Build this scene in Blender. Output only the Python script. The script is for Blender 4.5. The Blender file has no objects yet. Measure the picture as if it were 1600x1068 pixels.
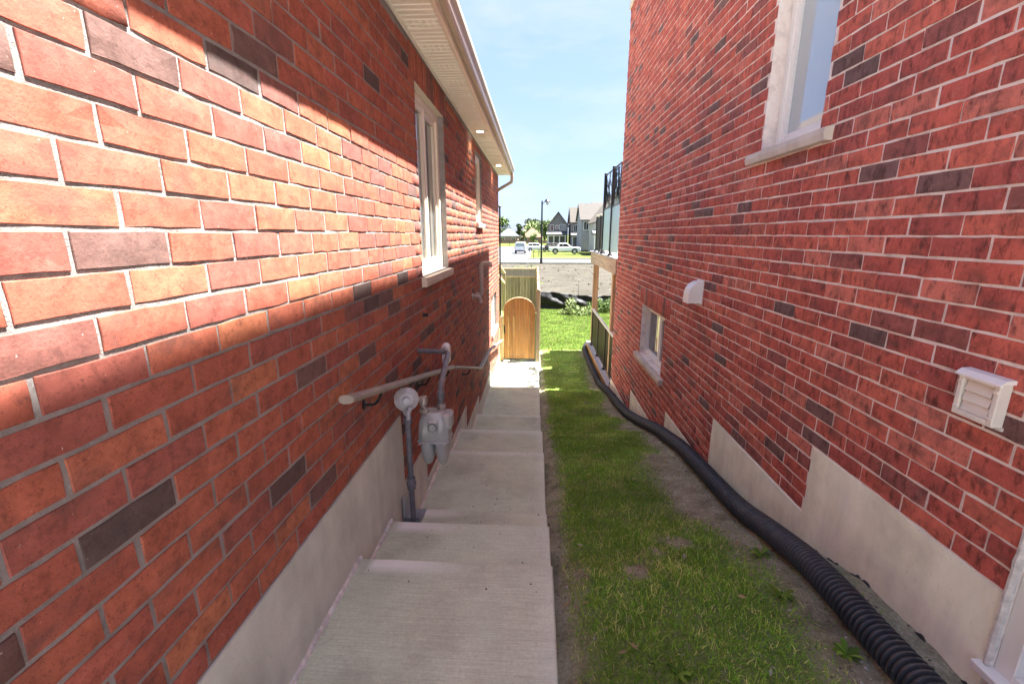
import bpy, math, random
import numpy as np
from mathutils import Vector, Matrix, noise as mnoise

rad = math.radians
RNG = random.Random(7)
NR = np.random.RandomState(11)
sc = bpy.context.scene
col = sc.collection

# ------------------------------------------------------------------ camera
PITCH, YAW = 13.684, 3.063
FPX = 690.0                                    # focal length in pixels of a 1600 px wide frame
cam_d = bpy.data.cameras.new("camera")
cam_d.sensor_width = 36.0
cam_d.lens = 36.0 * FPX / 1600.0
cam_d.clip_start = 0.05
cam_d.clip_end = 3000
cam = bpy.data.objects.new("camera", cam_d)
col.objects.link(cam)
cam.location = (0, 0, 0)
cam.rotation_euler = (rad(90 - PITCH), 0, rad(YAW))
sc.camera = cam
sc.render.resolution_x, sc.render.resolution_y = 1024, 683

# ------------------------------------------------------------------ world and sun
SUN = Vector((1.0, 0.22, 2.6)).normalized()
EL = math.asin(SUN.z)
AZ = math.atan2(SUN.x, SUN.y)
world = bpy.data.worlds.new("World")
sc.world = world
world.use_nodes = True
wn = world.node_tree
wn.nodes.clear()
w_out = wn.nodes.new("ShaderNodeOutputWorld")
w_bg = wn.nodes.new("ShaderNodeBackground")
w_sky = wn.nodes.new("ShaderNodeTexSky")
w_sky.sky_type = 'NISHITA'
w_sky.sun_disc = False
w_sky.sun_elevation = EL
w_sky.sun_rotation = AZ
w_sky.altitude = 100
w_sky.air_density = 1.0
w_sky.dust_density = 1.2
w_sky.ozone_density = 1.6
w_bg.inputs[1].default_value = 0.0505
# thin high cloud: noise on the sky direction whitens the blue
w_tc = wn.nodes.new("ShaderNodeTexCoord")
w_map = wn.nodes.new("ShaderNodeMapping")
w_map.inputs['Scale'].default_value = (1.3, 1.3, 4.2)
w_map.inputs['Location'].default_value = (0.7, 0.35, 0.1)
w_noi = wn.nodes.new("ShaderNodeTexNoise")
w_noi.inputs['Scale'].default_value = 2.4
w_noi.inputs['Detail'].default_value = 7
w_noi.inputs['Roughness'].default_value = 0.58
w_rmp = wn.nodes.new("ShaderNodeValToRGB")
w_rmp.color_ramp.elements[0].position = 0.44
w_rmp.color_ramp.elements[0].color = (0, 0, 0, 1)
w_rmp.color_ramp.elements[1].position = 0.72
w_rmp.color_ramp.elements[1].color = (0.45, 0.45, 0.45, 1)
w_mix = wn.nodes.new("ShaderNodeMixRGB")
w_mix.inputs[2].default_value = (2.45, 2.52, 2.65, 1)
wn.links.new(w_tc.outputs['Generated'], w_map.inputs[0])
wn.links.new(w_map.outputs[0], w_noi.inputs['Vector'])
wn.links.new(w_noi.outputs['Fac'], w_rmp.inputs[0])
wn.links.new(w_rmp.outputs[0], w_mix.inputs[0])
# a bright, slightly hazy midday sky: the steep fall-off of the clear-sky model is flattened all round
w_gam = wn.nodes.new("ShaderNodeGamma")
w_gam.inputs[1].default_value = 0.38
w_tint = wn.nodes.new("ShaderNodeMixRGB")
w_tint.blend_type = 'MULTIPLY'
w_tint.inputs[0].default_value = 1.0
w_tint.inputs[2].default_value = (1.02, 1.24, 1.78, 1)
wn.links.new(w_sky.outputs[0], w_gam.inputs[0])
wn.links.new(w_gam.outputs[0], w_tint.inputs[1])
wn.links.new(w_tint.outputs[0], w_mix.inputs[1])
wn.links.new(w_mix.outputs[0], w_bg.inputs[0])
wn.links.new(w_bg.outputs[0], w_out.inputs[0])

sun_d = bpy.data.lights.new("sun", 'SUN')
sun_d.energy = 4.9
sun_d.angle = rad(0.5)
sun_d.color = (1.0, 0.955, 0.885)
sun = bpy.data.objects.new("sun", sun_d)
col.objects.link(sun)
sun.rotation_euler = (-SUN).to_track_quat('-Z', 'Y').to_euler()
sun.location = (6, 2, 20)

sc.render.engine = 'CYCLES'
sc.cycles.max_bounces = 14
sc.cycles.diffuse_bounces = 7
vs = sc.view_settings
vs.view_transform = 'Standard'
vs.look = 'None'
vs.gamma = 1
vs.use_curve_mapping = False
vs.exposure = 3.15

# ------------------------------------------------------------------ node helpers
class NT:
    def __init__(s, name):
        s.m = bpy.data.materials.new(name)
        s.m.use_nodes = True
        s.t = s.m.node_tree
        s.b = s.t.nodes['Principled BSDF']
    def n(s, typ, **kw):
        nd = s.t.nodes.new(typ)
        for k, v in kw.items():
            if k.startswith('_'):
                nd.inputs[k[1:].replace('_', ' ')].default_value = v
            else:
                setattr(nd, k, v)
        return nd
    def l(s, a, b):
        s.t.links.new(a, b)
    def set(s, k, v):
        inp = s.b.inputs[k]
        if hasattr(v, 'links'):
            s.l(v, inp)
        elif isinstance(v, tuple) and len(v) == 3:
            inp.default_value = v + (1,)
        else:
            inp.default_value = v
    def noise(s, scale, detail=4, rough=.55, vec=None, out='Fac'):
        nd = s.n('ShaderNodeTexNoise')
        nd.inputs['Scale'].default_value = scale
        nd.inputs['Detail'].default_value = detail
        nd.inputs['Roughness'].default_value = rough
        if vec is not None:
            s.l(vec, nd.inputs['Vector'])
        return nd.outputs[out]
    def pos(s, scale=(1, 1, 1), loc=(0, 0, 0), rot=(0, 0, 0)):
        g = s.n('ShaderNodeNewGeometry')
        m = s.n('ShaderNodeMapping')
        m.inputs['Scale'].default_value = scale
        m.inputs['Location'].default_value = loc
        m.inputs['Rotation'].default_value = rot
        s.l(g.outputs['Position'], m.inputs[0])
        return m.outputs[0]
    def ramp(s, fac, stops):
        r = s.n('ShaderNodeValToRGB')
        e = r.color_ramp.elements
        while len(e) < len(stops):
            e.new(0.5)
        for i, (p, c) in enumerate(stops):
            e[i].position = p
            e[i].color = (c, c, c, 1) if not isinstance(c, tuple) else c + (1,)
        s.l(fac, r.inputs[0])
        return r.outputs[0]
    def mix(s, fac, a, b, mode='MIX'):
        x = s.n('ShaderNodeMixRGB', blend_type=mode)
        for i, v in enumerate((fac, a, b)):
            if hasattr(v, 'links'):
                s.l(v, x.inputs[i])
            elif isinstance(v, tuple):
                x.inputs[i].default_value = v + (1,)
            else:
                x.inputs[i].default_value = v if i == 0 else (v, v, v, 1)
        return x.outputs[0]
    def attr(s, name):
        a = s.n('ShaderNodeAttribute', attribute_name=name)
        return a.outputs['Color']
    def bump(s, h, strength=.3, dist=.01):
        b = s.n('ShaderNodeBump')
        b.inputs['Strength'].default_value = strength
        b.inputs['Distance'].default_value = dist
        s.l(h, b.inputs['Height'])
        s.l(b.outputs[0], s.b.inputs['Normal'])

def plain(name, c, rough=.6, metal=0, var=.25, scale=8, bump=0, bscale=60, spec=.5):
    m = NT(name)
    f = m.noise(scale, 5, .6, m.pos())
    lo = tuple(x * (1 - var) for x in c)
    hi = tuple(min(1, x * (1 + var)) for x in c)
    m.set('Base Color', m.ramp(f, [(.3, lo), (.7, hi)]))
    m.set('Roughness', rough)
    m.set('Metallic', metal)
    m.set('Specular IOR Level', spec)
    if bump:
        m.bump(m.noise(bscale, 4, .6, m.pos()), bump, .004)
    return m.m

def tinted(name, attr='tint', rough=.8, mott=.25, scale=30, bump=.3, bscale=120, spec=.3, mscale=(1, 1, 1), trans=0):
    m = NT(name)
    v = m.pos(mscale)
    f = m.noise(scale, 5, .6, v)
    g = m.ramp(f, [(.25, 1 - mott), (.75, 1 + mott)])
    m.set('Base Color', m.mix(1, m.attr(attr), g, 'MULTIPLY'))
    m.set('Roughness', rough)
    m.set('Specular IOR Level', spec)
    if bump:
        m.bump(m.noise(bscale, 3, .6, v), bump, .004)
    if trans:
        m.set('Transmission Weight', 0.0)
    return m.m

# --- brick materials
def mat_brick(name, smear, dark, drag):
    m = NT(name)
    v = m.pos()
    c = m.attr('tint')
    f1 = m.noise(14, 6, .65, v)
    c = m.mix(1, c, m.ramp(f1, [(.28, .66), (.5, 1.0), (.75, 1.3)]), 'MULTIPLY')
    vs_ = m.pos((1, 1, .45) if drag else (1, 1, 1))
    f2 = m.noise(30 if drag else 38, 6, .74, vs_)
    c = m.mix(m.ramp(f2, [(.50, 0.0), (.66, dark)]), c, (.05, .022, .020))
    f3 = m.noise(21, 5, .72, m.pos((1, 1, 1), (3.1, 7.7, 1.3)))
    c = m.mix(m.ramp(f3, [(.60, 0.0), (.78, smear)]), c, (.62, .40, .34))
    f6 = m.noise(6.5, 5, .6, m.pos((1, 1, 1.6), (2.2, 5.1, .4)))
    c = m.mix(m.ramp(f6, [(.52, 0.0), (.70, .62)]), c, (.13, .068, .058))
    f4 = m.noise(210, 2, .5, v)
    c = m.mix(m.ramp(f4, [(.30, .55), (.38, 0.0)]), c, (.08, .035, .028))
    f5 = m.noise(90, 3, .6, m.pos((1, 1, 1), (9, 2, 5)))
    c = m.mix(m.ramp(f5, [(.735, 0.0), (.76, .75)]), c, (.70, .62, .58))
    m.set('Base Color', c)
    m.set('Roughness', .88)
    m.set('Specular IOR Level', .25)
    h = m.mix(.5, m.noise(160, 4, .7, v), m.noise(45, 4, .6, vs_))
    m.bump(h, .55 if drag else .4, .005)
    return m.m

def mat_mortar(name, c):
    m = NT(name)
    v = m.pos()
    f = m.noise(9, 6, .65, v)
    cc = m.ramp(f, [(.3, tuple(x * .68 for x in c)), (.5, c), (.72, tuple(min(.85, x * 1.2) for x in c))])
    f2 = m.noise(60, 4, .7, v)
    cc = m.mix(m.ramp(f2, [(.6, 0.0), (.75, .45)]), cc, tuple(x * .55 for x in c))
    m.set('Base Color', cc)
    m.set('Roughness', .95)
    m.set('Specular IOR Level', .15)
    m.bump(m.mix(.5, m.noise(120, 5, .75, v), m.noise(35, 4, .6, v)), .9, .009)
    return m.m

def mat_concrete(name, c, broom=False, tone=.25, warm=0):
    m = NT(name)
    v = m.pos()
    f = m.noise(3.2, 7, .62, v)
    cc = m.ramp(f, [(.25, tuple(x * (1 - tone) for x in c)), (.5, c), (.78, tuple(min(.9, x * (1 + tone * .7)) for x in c))])
    f2 = m.noise(.9, 3, .5, m.pos((1, 1, 1), (4, 1, 2)))
    cc = m.mix(m.ramp(f2, [(.4, 0.0), (.65, .35)]), cc, (c[0] * 1.05, c[1] * .88, c[2] * .74))
    f3 = m.noise(130, 2, .5, v)
    cc = m.mix(m.ramp(f3, [(.26, .5), (.33, 0.0)]), cc, tuple(x * .42 for x in c))
    if broom:
        vb = m.pos((6, 210, 6))
        fb = m.noise(1.0, 3, .6, vb)
        cc = m.mix(1, cc, m.ramp(fb, [(.3, .86), (.7, 1.08)]), 'MULTIPLY')
        fs = m.noise(2.1, 9, .72, m.pos((1, 1, 1), (8, 3, 1)))
        cc = m.mix(m.ramp(fs, [(.50, 0.0), (.66, .38)]), cc, (.27, .26, .20))
        cc = m.mix(1, cc, m.ramp(m.noise(75, 4, .7, v), [(.3, .88), (.7, 1.10)]), 'MULTIPLY')
        fe = m.noise(320, 2, .5, v)
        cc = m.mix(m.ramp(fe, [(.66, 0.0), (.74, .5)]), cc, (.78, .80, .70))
        a = m.attr('tone')
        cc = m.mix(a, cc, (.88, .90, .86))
        m.bump(m.mix(.3, fb, m.noise(150, 3, .6, v)), .45, .004)
    else:
        vv = m.pos((1, 1, .35))
        fv = m.noise(7, 5, .6, vv)
        cc = m.mix(1, cc, m.ramp(fv, [(.3, .85), (.7, 1.1)]), 'MULTIPLY')
        m.bump(m.mix(.5, m.noise(110, 4, .7, v), m.noise(12, 4, .6, v)), .35, .006)
    m.set('Base Color', cc)
    m.set('Roughness', .9)
    m.set('Specular IOR Level', .25)
    return m.m

def mat_glass(name, tint=(.02, .025, .03), rough=.02, spec=.9, alpha=1.0):
    m = NT(name)
    m.set('Base Color', tint)
    m.set('Roughness', rough)
    m.set('IOR', 1.6)
    m.set('Specular IOR Level', spec)
    m.set('Coat Weight', .6)
    m.set('Coat Roughness', .01)
    if alpha < 1:
        m.set('Alpha', alpha)
    f = m.noise(1.6, 2, .5, m.pos())
    m.bump(f, .03, .01)
    return m.m

def mat_wood(name, c, axis='z', scale=1.0, weather=.3, rough=.7):
    m = NT(name)
    s = {'z': (26, 26, 1.6), 'y': (26, 1.6, 26), 'x': (1.6, 26, 26)}[axis]
    v = m.pos(tuple(k * scale for k in s))
    f = m.noise(1.3, 6, .65, v)
    cc = m.ramp(f, [(.28, tuple(x * .55 for x in c)), (.5, c), (.75, tuple(min(.9, x * 1.35) for x in c))])
    f2 = m.noise(4, 4, .6, m.pos())
    cc = m.mix(m.ramp(f2, [(.45, 0.0), (.7, weather)]), cc, tuple(sum(c) / 3 * .8 for _ in c))
    o = m.n('ShaderNodeObjectInfo')
    cc = m.mix(1, cc, m.ramp(o.outputs['Random'], [(0, .78), (1, 1.22)]), 'MULTIPLY')
    m.set('Base Color', cc)
    m.set('Roughness', rough)
    m.set('Specular IOR Level', .3)
    m.bump(f, .3, .004)
    return m.m

def mat_emit(name, c, s):
    m = NT(name)
    m.set('Base Color', (.8, .78, .7))
    m.set('Emission Color', c)
    m.set('Emission Strength', s)
    return m.m

M = {}
M['brickL'] = mat_brick('red_brick_smooth', .13, .42, False)
M['brickR'] = mat_brick('red_brick_textured', .34, .78, True)
M['mortarL'] = mat_mortar('grey_mortar', (.27, .25, .24))
M['mortarR'] = mat_mortar('pale_mortar', (.84, .75, .68))
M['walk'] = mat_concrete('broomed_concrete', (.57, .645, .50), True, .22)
M['found'] = mat_concrete('parged_foundation', (.58, .60, .53), False, .22)
M['foundR'] = mat_concrete('pale_parged_foundation', (.87, .87, .70), False, .22)
M['sill'] = mat_concrete('stone_sill', (.58, .53, .46), False, .15)
M['caulk'] = plain('caulk', (.62, .60, .56), .9, 0, .3, 30, .8, 90)
M['vinyl'] = plain('white_vinyl', (.78, .77, .73), .38, 0, .04, 3)
M['vinyl2'] = plain('cream_vinyl', (.70, .64, .53), .42, 0, .05, 3)
M['soffit'] = plain('beige_soffit', (.82, .78, .66), .5, 0, .06, 5)
M['fascia'] = plain('beige_fascia', (.72, .62, .48), .42, 0, .08, 4)
M['gutter'] = plain('taupe_gutter', (.42, .35, .27), .35, 0, .08, 4)
M['glass'] = mat_glass('window_glass', (.06, .075, .085), .015, 1.0)
M['glassR'] = mat_glass('sky_tint_glass', (.36, .44, .47), .015, 1.0)  # sky reflection painted in as a pale blue base colour
M['dark'] = plain('dark_interior', (.10, .085, .08), .8, 0, .2, 2)
M['shingle'] = plain('roof_shingle', (.22, .17, .13), .95, 0, .4, 26, .9, 40)
M['lamp'] = mat_emit('pot_light_lens', (1, .9, .72), 6.0)
M['steelblue'] = plain('meter_paint', (.40, .41, .40), .42, .25, .10, 9, .15, 60)
M['steel'] = plain('regulator_metal', (.44, .44, .45), .5, .15, .15, 12, .15, 80)
M['pipe'] = plain('gas_pipe_paint', (.15, .145, .165), .45, .2, .25, 14, .2, 70)
M['brass'] = plain('pipe_fitting', (.34, .30, .27), .45, .5, .2, 20)
M['railcap'] = plain('handrail_aluminium', (.29, .26, .215), .55, .1, .25, 14)
M['black'] = plain('black_metal', (.022, .021, .022), .4, .3, .2, 9)
M['pvc'] = plain('vent_pipe_pvc', (.46, .40, .36), .55, 0, .12, 8)
M['zinc'] = plain('galvanised_sheet', (.36, .40, .43), .42, .6, .18, 8)
M['hose'] = plain('corrugated_black_plastic', (.027, .029, .038), .40, 0, .25, 10, .1, 50, .5)
M['gate'] = mat_wood('cedar_gate', (.31, .145, .045), 'z', .8, .14, .6)
M['fence'] = mat_wood('green_grey_fence_wood', (.31, .235, .155), 'z', .8, .3)
M['lattice'] = mat_wood('dark_lattice', (.13, .105, .06), 'z', .8, .2)
M['lumber'] = mat_wood('tan_lumber', (.50, .33, .19), 'z', .7, .12)
M['beam'] = mat_wood('tan_beam', (.40, .30, .215), 'y', .6, .1)
M['beam2'] = mat_wood('orange_beam', (.62, .36, .13), 'y', .6, .08)
M['deck'] = plain('grey_deck_board', (.40, .38, .38), .6, 0, .15, 6)
M['smoke'] = plain('smoked_glass', (.030, .022, .017), .45, 0, .1, 2, 0, 60, .06)
M['matteblack'] = plain('matte_black_sheet', (.012, .012, .012), .85, 0, .1, 5, 0, 60, .1)
M['whiteplastic'] = plain('white_plastic', (.80, .79, .75), .42, 0, .05, 8)
M['cream'] = plain('aged_white_plastic', (.70, .665, .59), .55, 0, .08, 8)
M['asphalt'] = plain('pale_road', (.082, .086, .094), .9, 0, .12, 3, .2, 20)
M['kerb'] = plain('kerb_concrete', (.13, .13, .125), .9, 0, .15, 4)
M['bounce_drive'] = plain('bounce_concrete', (.62, .59, .54), .9, 0, .1, 2, .2, 30)
M['silt'] = plain('black_silt_fabric', (.014, .014, .016), .58, 0, .3, 5, .35, 16, .25)
M['foliage'] = tinted('foliage', rough=.6, mott=.3, scale=3, bump=0, spec=.3)
M['bark'] = plain('bark', (.10, .075, .055), .9, 0, .3, 10)
M['tyre'] = plain('tyre_rubber', (.02, .02, .02), .7)
M['alloy'] = plain('alloy_rim', (.45, .45, .46), .3, .7)
M['whitecar'] = plain('white_car_paint', (.78, .78, .78), .22, 0, .02, 2)
M['darkcar'] = plain('dark_trim', (.04, .04, .045), .4)
M['carglass'] = mat_glass('car_glass', (.02, .022, .026), .03, .8)
M['red'] = plain('tail_lamp_red', (.5, .03, .03), .3)
M['clear'] = plain('head_lamp_clear', (.75, .75, .72), .2)
M['pebble'] = tinted('pebble', rough=.9, mott=.3, scale=50, bump=.3)

def frosted():
    m = NT('frosted_glass')
    m.set('Base Color', (.42, .58, .62))
    m.set('Roughness', .35)
    m.set('Transmission Weight', .35)
    m.set('Specular IOR Level', .5)
    m.bump(m.noise(3, 2, .5, m.pos()), .05, .01)
    return m.m
M['frost'] = frosted()

def hosemat():
    m = NT('dusty_corrugated_plastic')
    f = m.noise(9, 6, .7, m.pos())
    c = m.ramp(f, [(.3, (.020, .022, .030)), (.7, (.036, .038, .046))])
    g = m.n('ShaderNodeNewGeometry'); sp = m.n('ShaderNodeSeparateXYZ'); m.l(g.outputs['Normal'], sp.inputs[0])
    d = m.mix(1, m.ramp(sp.outputs['Z'], [(.3, 0.0), (.95, .5)]), m.ramp(m.noise(22, 6, .75, m.pos()), [(.40, 0.0), (.68, 1.0)]), 'MULTIPLY')
    m.set('Base Color', m.mix(d, c, (.17, .15, .12)))
    m.set('Roughness', m.ramp(f, [(.3, .36), (.7, .62)])); m.set('Specular IOR Level', .45)
    return m.m
M['hose'] = hosemat()
def leafmat(name, tr):
    m = NT(name)
    f = m.noise(9, 4, .6, m.pos())
    c = m.mix(1, m.attr('tint'), m.ramp(f, [(.25, .85), (.75, 1.15)]), 'MULTIPLY')
    m.set('Base Color', c); m.set('Roughness', .6); m.set('Specular IOR Level', .25)
    t = m.n('ShaderNodeBsdfTranslucent'); m.l(c, t.inputs['Color'])
    x = m.n('ShaderNodeMixShader'); x.inputs[0].default_value = tr
    m.l(m.b.outputs[0], x.inputs[1]); m.l(t.outputs[0], x.inputs[2])
    m.l(x.outputs[0], m.t.nodes['Material Output'].inputs['Surface'])
    return m.m
M['leaf'] = leafmat('grass_leaf', .45)
def soil():
    m = NT('lawn_soil')
    v = m.pos()
    f = m.noise(5.5, 8, .68, v)
    c = m.ramp(f, [(.25, (.13, .115, .075)), (.48, (.31, .285, .195)), (.75, (.50, .46, .34))])
    f2 = m.noise(70, 5, .75, v)
    c = m.mix(1, c, m.ramp(f2, [(.3, .6), (.7, 1.35)]), 'MULTIPLY')
    g = m.noise(24, 5, .7, v)
    gc = m.ramp(g, [(.3, (.09, .17, .028)), (.7, (.21, .32, .065))])
    a = m.attr('grass')
    c = m.mix(m.mix(1, a, m.ramp(g, [(.3, .35), (.6, 1.0)]), 'MULTIPLY'), c, gc)
    m.set('Base Color', c)
    m.set('Roughness', .97)
    m.set('Specular IOR Level', .1)
    m.bump(m.mix(.5, f2, m.noise(18, 6, .7, v)), 1.0, .025)
    return m.m
M['soil'] = soil()
M['turf'] = plain('back_turf', (.060, .095, .014), .97, 0, .4, 18, .6, 30, .1)

def dirt():
    m = NT('pale_dirt')
    v = m.pos()
    f = m.noise(.55, 9, .68, v)
    c = m.ramp(f, [(.28, (.040, .036, .029)), (.5, (.056, .051, .042)), (.72, (.074, .068, .057))])
    f2 = m.noise(3.5, 6, .75, v)
    c = m.mix(m.ramp(f2, [(.60, 0.0), (.68, .75)]), c, (.12, .10, .07))
    m.set('Base Color', c)
    m.set('Roughness', .97)
    m.set('Specular IOR Level', .1)
    m.bump(m.mix(.5, f2, m.noise(.9, 6, .7, v)), .9, .25)
    return m.m
M['dirt'] = dirt()

def farlawn():
    m = NT('far_lawn')
    v = m.pos()
    f = m.noise(.35, 7, .65, v)
    c = m.ramp(f, [(.3, (.045, .066, .014)), (.55, (.075, .09, .022)), (.75, (.12, .115, .042))])
    m.set('Base Color', c)
    m.set('Roughness', .95)
    m.set('Specular IOR Level', .1)
    return m.m
M['farlawn'] = farlawn()

# ------------------------------------------------------------------ mesh helpers
class MB:
    def __init__(s):
        s.v = []; s.f = []
    def box(s, x0, x1, y0, y1, z0, z1):
        i = len(s.v)
        s.v += [(x0, y0, z0), (x1, y0, z0), (x1, y1, z0), (x0, y1, z0), (x0, y0, z1), (x1, y0, z1), (x1, y1, z1), (x0, y1, z1)]
        s.f += [(i, i+3, i+2, i+1), (i+4, i+5, i+6, i+7), (i, i+1, i+5, i+4), (i+1, i+2, i+6, i+5), (i+2, i+3, i+7, i+6), (i+3, i, i+4, i+7)]
        return s
    def bbox(s, x0, x1, y0, y1, z0, z1, b=.004):
        """box with chamfered edges"""
        b = min(b, abs(x1-x0)*.45, abs(y1-y0)*.45, abs(z1-z0)*.45)
        X = (min(x0, x1), max(x0, x1)); Y = (min(y0, y1), max(y0, y1)); Z = (min(z0, z1), max(z0, z1))
        i = len(s.v); idx = {}
        for a in (0, 1):
            for c in (0, 1):
                for d in (0, 1):
                    px, py, pz = X[a], Y[c], Z[d]
                    qx = px + (b if a == 0 else -b); qy = py + (b if c == 0 else -b); qz = pz + (b if d == 0 else -b)
                    for k, p in enumerate(((px, qy, qz), (qx, py, qz), (qx, qy, pz))):
                        idx[(a, c, d, k)] = len(s.v); s.v.append(p)
        I = idx
        for a in (0, 1):
            q = [I[(a, 0, 0, 0)], I[(a, 1, 0, 0)], I[(a, 1, 1, 0)], I[(a, 0, 1, 0)]]
            s.f.append(tuple(q if a else q[::-1]))
            q = [I[(0, a, 0, 1)], I[(1, a, 0, 1)], I[(1, a, 1, 1)], I[(0, a, 1, 1)]]
            s.f.append(tuple(q[::-1] if a else q))
            q = [I[(0, 0, a, 2)], I[(1, 0, a, 2)], I[(1, 1, a, 2)], I[(0, 1, a, 2)]]
            s.f.append(tuple(q if a else q[::-1]))
        for a in (0, 1):
            for c in (0, 1):
                s.f.append((I[(a, c, 0, 0)], I[(a, c, 1, 0)], I[(a, c, 1, 1)], I[(a, c, 0, 1)]))
                s.f.append((I[(a, 0, c, 0)], I[(a, 1, c, 0)], I[(a, 1, c, 2)], I[(a, 0, c, 2)]))
                s.f.append((I[(0, a, c, 1)], I[(1, a, c, 1)], I[(1, a, c, 2)], I[(0, a, c, 2)]))
                for d in (0, 1):
                    s.f.append((I[(a, c, d, 0)], I[(a, c, d, 1)], I[(a, c, d, 2)]))
        return s
    def tube(s, pts, r, n=12, cap=True):
        pts = [Vector(p) for p in pts]
        rs = r if isinstance(r, (list, tuple)) else [r] * len(pts)
        i0 = len(s.v)
        t = (pts[1] - pts[0]).normalized()
        ref = Vector((0, 0, 1)) if abs(t.z) < .9 else Vector((1, 0, 0))
        a = t.cross(ref).normalized()
        for k, p in enumerate(pts):
            if k == 0: t = pts[1] - pts[0]
            elif k == len(pts) - 1: t = pts[-1] - pts[-2]
            else: t = (pts[k+1] - p).normalized() + (p - pts[k-1]).normalized()
            t.normalize()
            a = (a - t * a.dot(t)).normalized()
            b = t.cross(a)
            for j in range(n):
                an = 2 * math.pi * j / n
                s.v.append(tuple(p + (a * math.cos(an) + b * math.sin(an)) * rs[k]))
        for k in range(len(pts) - 1):
            for j in range(n):
                A = i0 + k * n + j; B = i0 + k * n + (j + 1) % n
                s.f.append((A, B, B + n, A + n))
        if cap:
            s.f.append(tuple(i0 + j for j in range(n))[::-1])
            e = i0 + (len(pts) - 1) * n
            s.f.append(tuple(e + j for j in range(n)))
        return s
    def lathe(s, c, axis, prof, n=20):
        """prof: list of (radius, distance along axis)"""
        ax = Vector(axis).normalized()
        pts = [Vector(c) + ax * h for _, h in prof]
        i0 = len(s.v)
        ref = Vector((0, 0, 1)) if abs(ax.z) < .9 else Vector((1, 0, 0))
        a = ax.cross(ref).normalized(); b = ax.cross(a)
        for p, (r, _) in zip(pts, prof):
            for j in range(n):
                an = 2 * math.pi * j / n
                s.v.append(tuple(p + (a * math.cos(an) + b * math.sin(an)) * max(r, 1e-4)))
        for k in range(len(pts) - 1):
            for j in range(n):
                A = i0 + k * n + j; B = i0 + k * n + (j + 1) % n
                s.f.append((A, B, B + n, A + n))
        s.f.append(tuple(i0 + j for j in range(n))[::-1])
        e = i0 + (len(pts) - 1) * n
        s.f.append(tuple(e + j for j in range(n)))
        return s
    def prism(s, poly, d, axis='y', o=0.0):
        """polygon (2D) extruded along axis from o to o+d"""
        i = len(s.v); n = len(poly)
        def P(a, b, t):
            return {'y': (a, t, b), 'x': (t, a, b), 'z': (a, b, t)}[axis]
        s.v += [P(a, b, o) for a, b in poly] + [P(a, b, o + d) for a, b in poly]
        s.f.append(tuple(range(i, i + n)))
        s.f.append(tuple(range(i + 2*n - 1, i + n - 1, -1)))
        for k in range(n):
            j = (k + 1) % n
            s.f.append((i + k, i + n + k, i + n + j, i + j))
        return s
    def quad(s, a, b, c, d):
        i = len(s.v); s.v += [a, b, c, d]; s.f.append((i, i+1, i+2, i+3)); return s
    def poly(s, pts):
        i = len(s.v); s.v += list(pts); s.f.append(tuple(range(i, i + len(pts)))); return s
    def mesh(s, name, mat=None, smooth=False, fix=True):
        me = bpy.data.meshes.new(name)
        me.from_pydata(s.v, [], s.f)
        if fix:
            import bmesh
            bm = bmesh.new(); bm.from_mesh(me)
            bmesh.ops.recalc_face_normals(bm, faces=bm.faces)
            bm.to_mesh(me); bm.free()
        if mat: me.materials.append(mat)
        if smooth:
            me.shade_smooth()
            try:
                me.set_sharp_from_angle(angle=rad(38))
            except Exception:
                pass
        return me
    def build(s, name, mat=None, parent=None, smooth=False, fix=True):
        return link(name, s.mesh(name, mat, smooth, fix), parent)

def link(name, me, parent=None):
    o = bpy.data.objects.new(name, me)
    col.objects.link(o)
    if parent is not None:
        o.parent = parent
        o.matrix_parent_inverse = parent_world(parent).inverted()
    return o

def parent_world(o):
    m = Matrix.LocRotScale(o.location, o.rotation_euler, o.scale)
    if o.parent is not None:
        return parent_world(o.parent) @ o.matrix_parent_inverse @ m
    return m

def tag(o, label=None, cat=None, group=None, kind=None):
    if label: o['label'] = label
    if cat: o['category'] = cat
    if group: o['group'] = group
    if kind: o['kind'] = kind
    return o

def empty(name, loc=(0, 0, 0), label=None, cat=None, group=None):
    o = bpy.data.objects.new(name, None)
    o.empty_display_size = .2
    o.location = loc
    col.objects.link(o)
    return tag(o, label, cat, group)

def np_mesh(name, V, F, mat, cols=None, attr='tint', smooth=False):
    """V (n,3), F (m,k) with constant k"""
    me = bpy.data.meshes.new(name)
    V = np.asarray(V, np.float32); F = np.asarray(F, np.int32)
    n, k = F.shape
    me.vertices.add(len(V)); me.vertices.foreach_set('co', V.ravel())
    me.loops.add(n * k); me.loops.foreach_set('vertex_index', F.ravel())
    me.polygons.add(n)
    me.polygons.foreach_set('loop_start', np.arange(0, n * k, k, dtype=np.int32))
    me.polygons.foreach_set('loop_total', np.full(n, k, np.int32))
    me.update(calc_edges=True)
    if cols is not None:
        set_attr(me, attr, cols)
    me.materials.append(mat)
    if smooth: me.shade_smooth()
    return me

def set_attr(me, name, cols):
    a = me.attributes.new(name, 'FLOAT_COLOR', 'POINT')
    c = np.ones((len(me.vertices), 4), np.float32)
    c[:, :3] = np.asarray(cols, np.float32).reshape(-1, 3) if np.ndim(cols) > 1 else np.asarray(cols, np.float32)[:, None] if np.ndim(cols) == 1 and len(cols) == len(me.vertices) and len(cols) != 3 else np.asarray(cols, np.float32)
    a.data.foreach_set('color', c.ravel())

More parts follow.
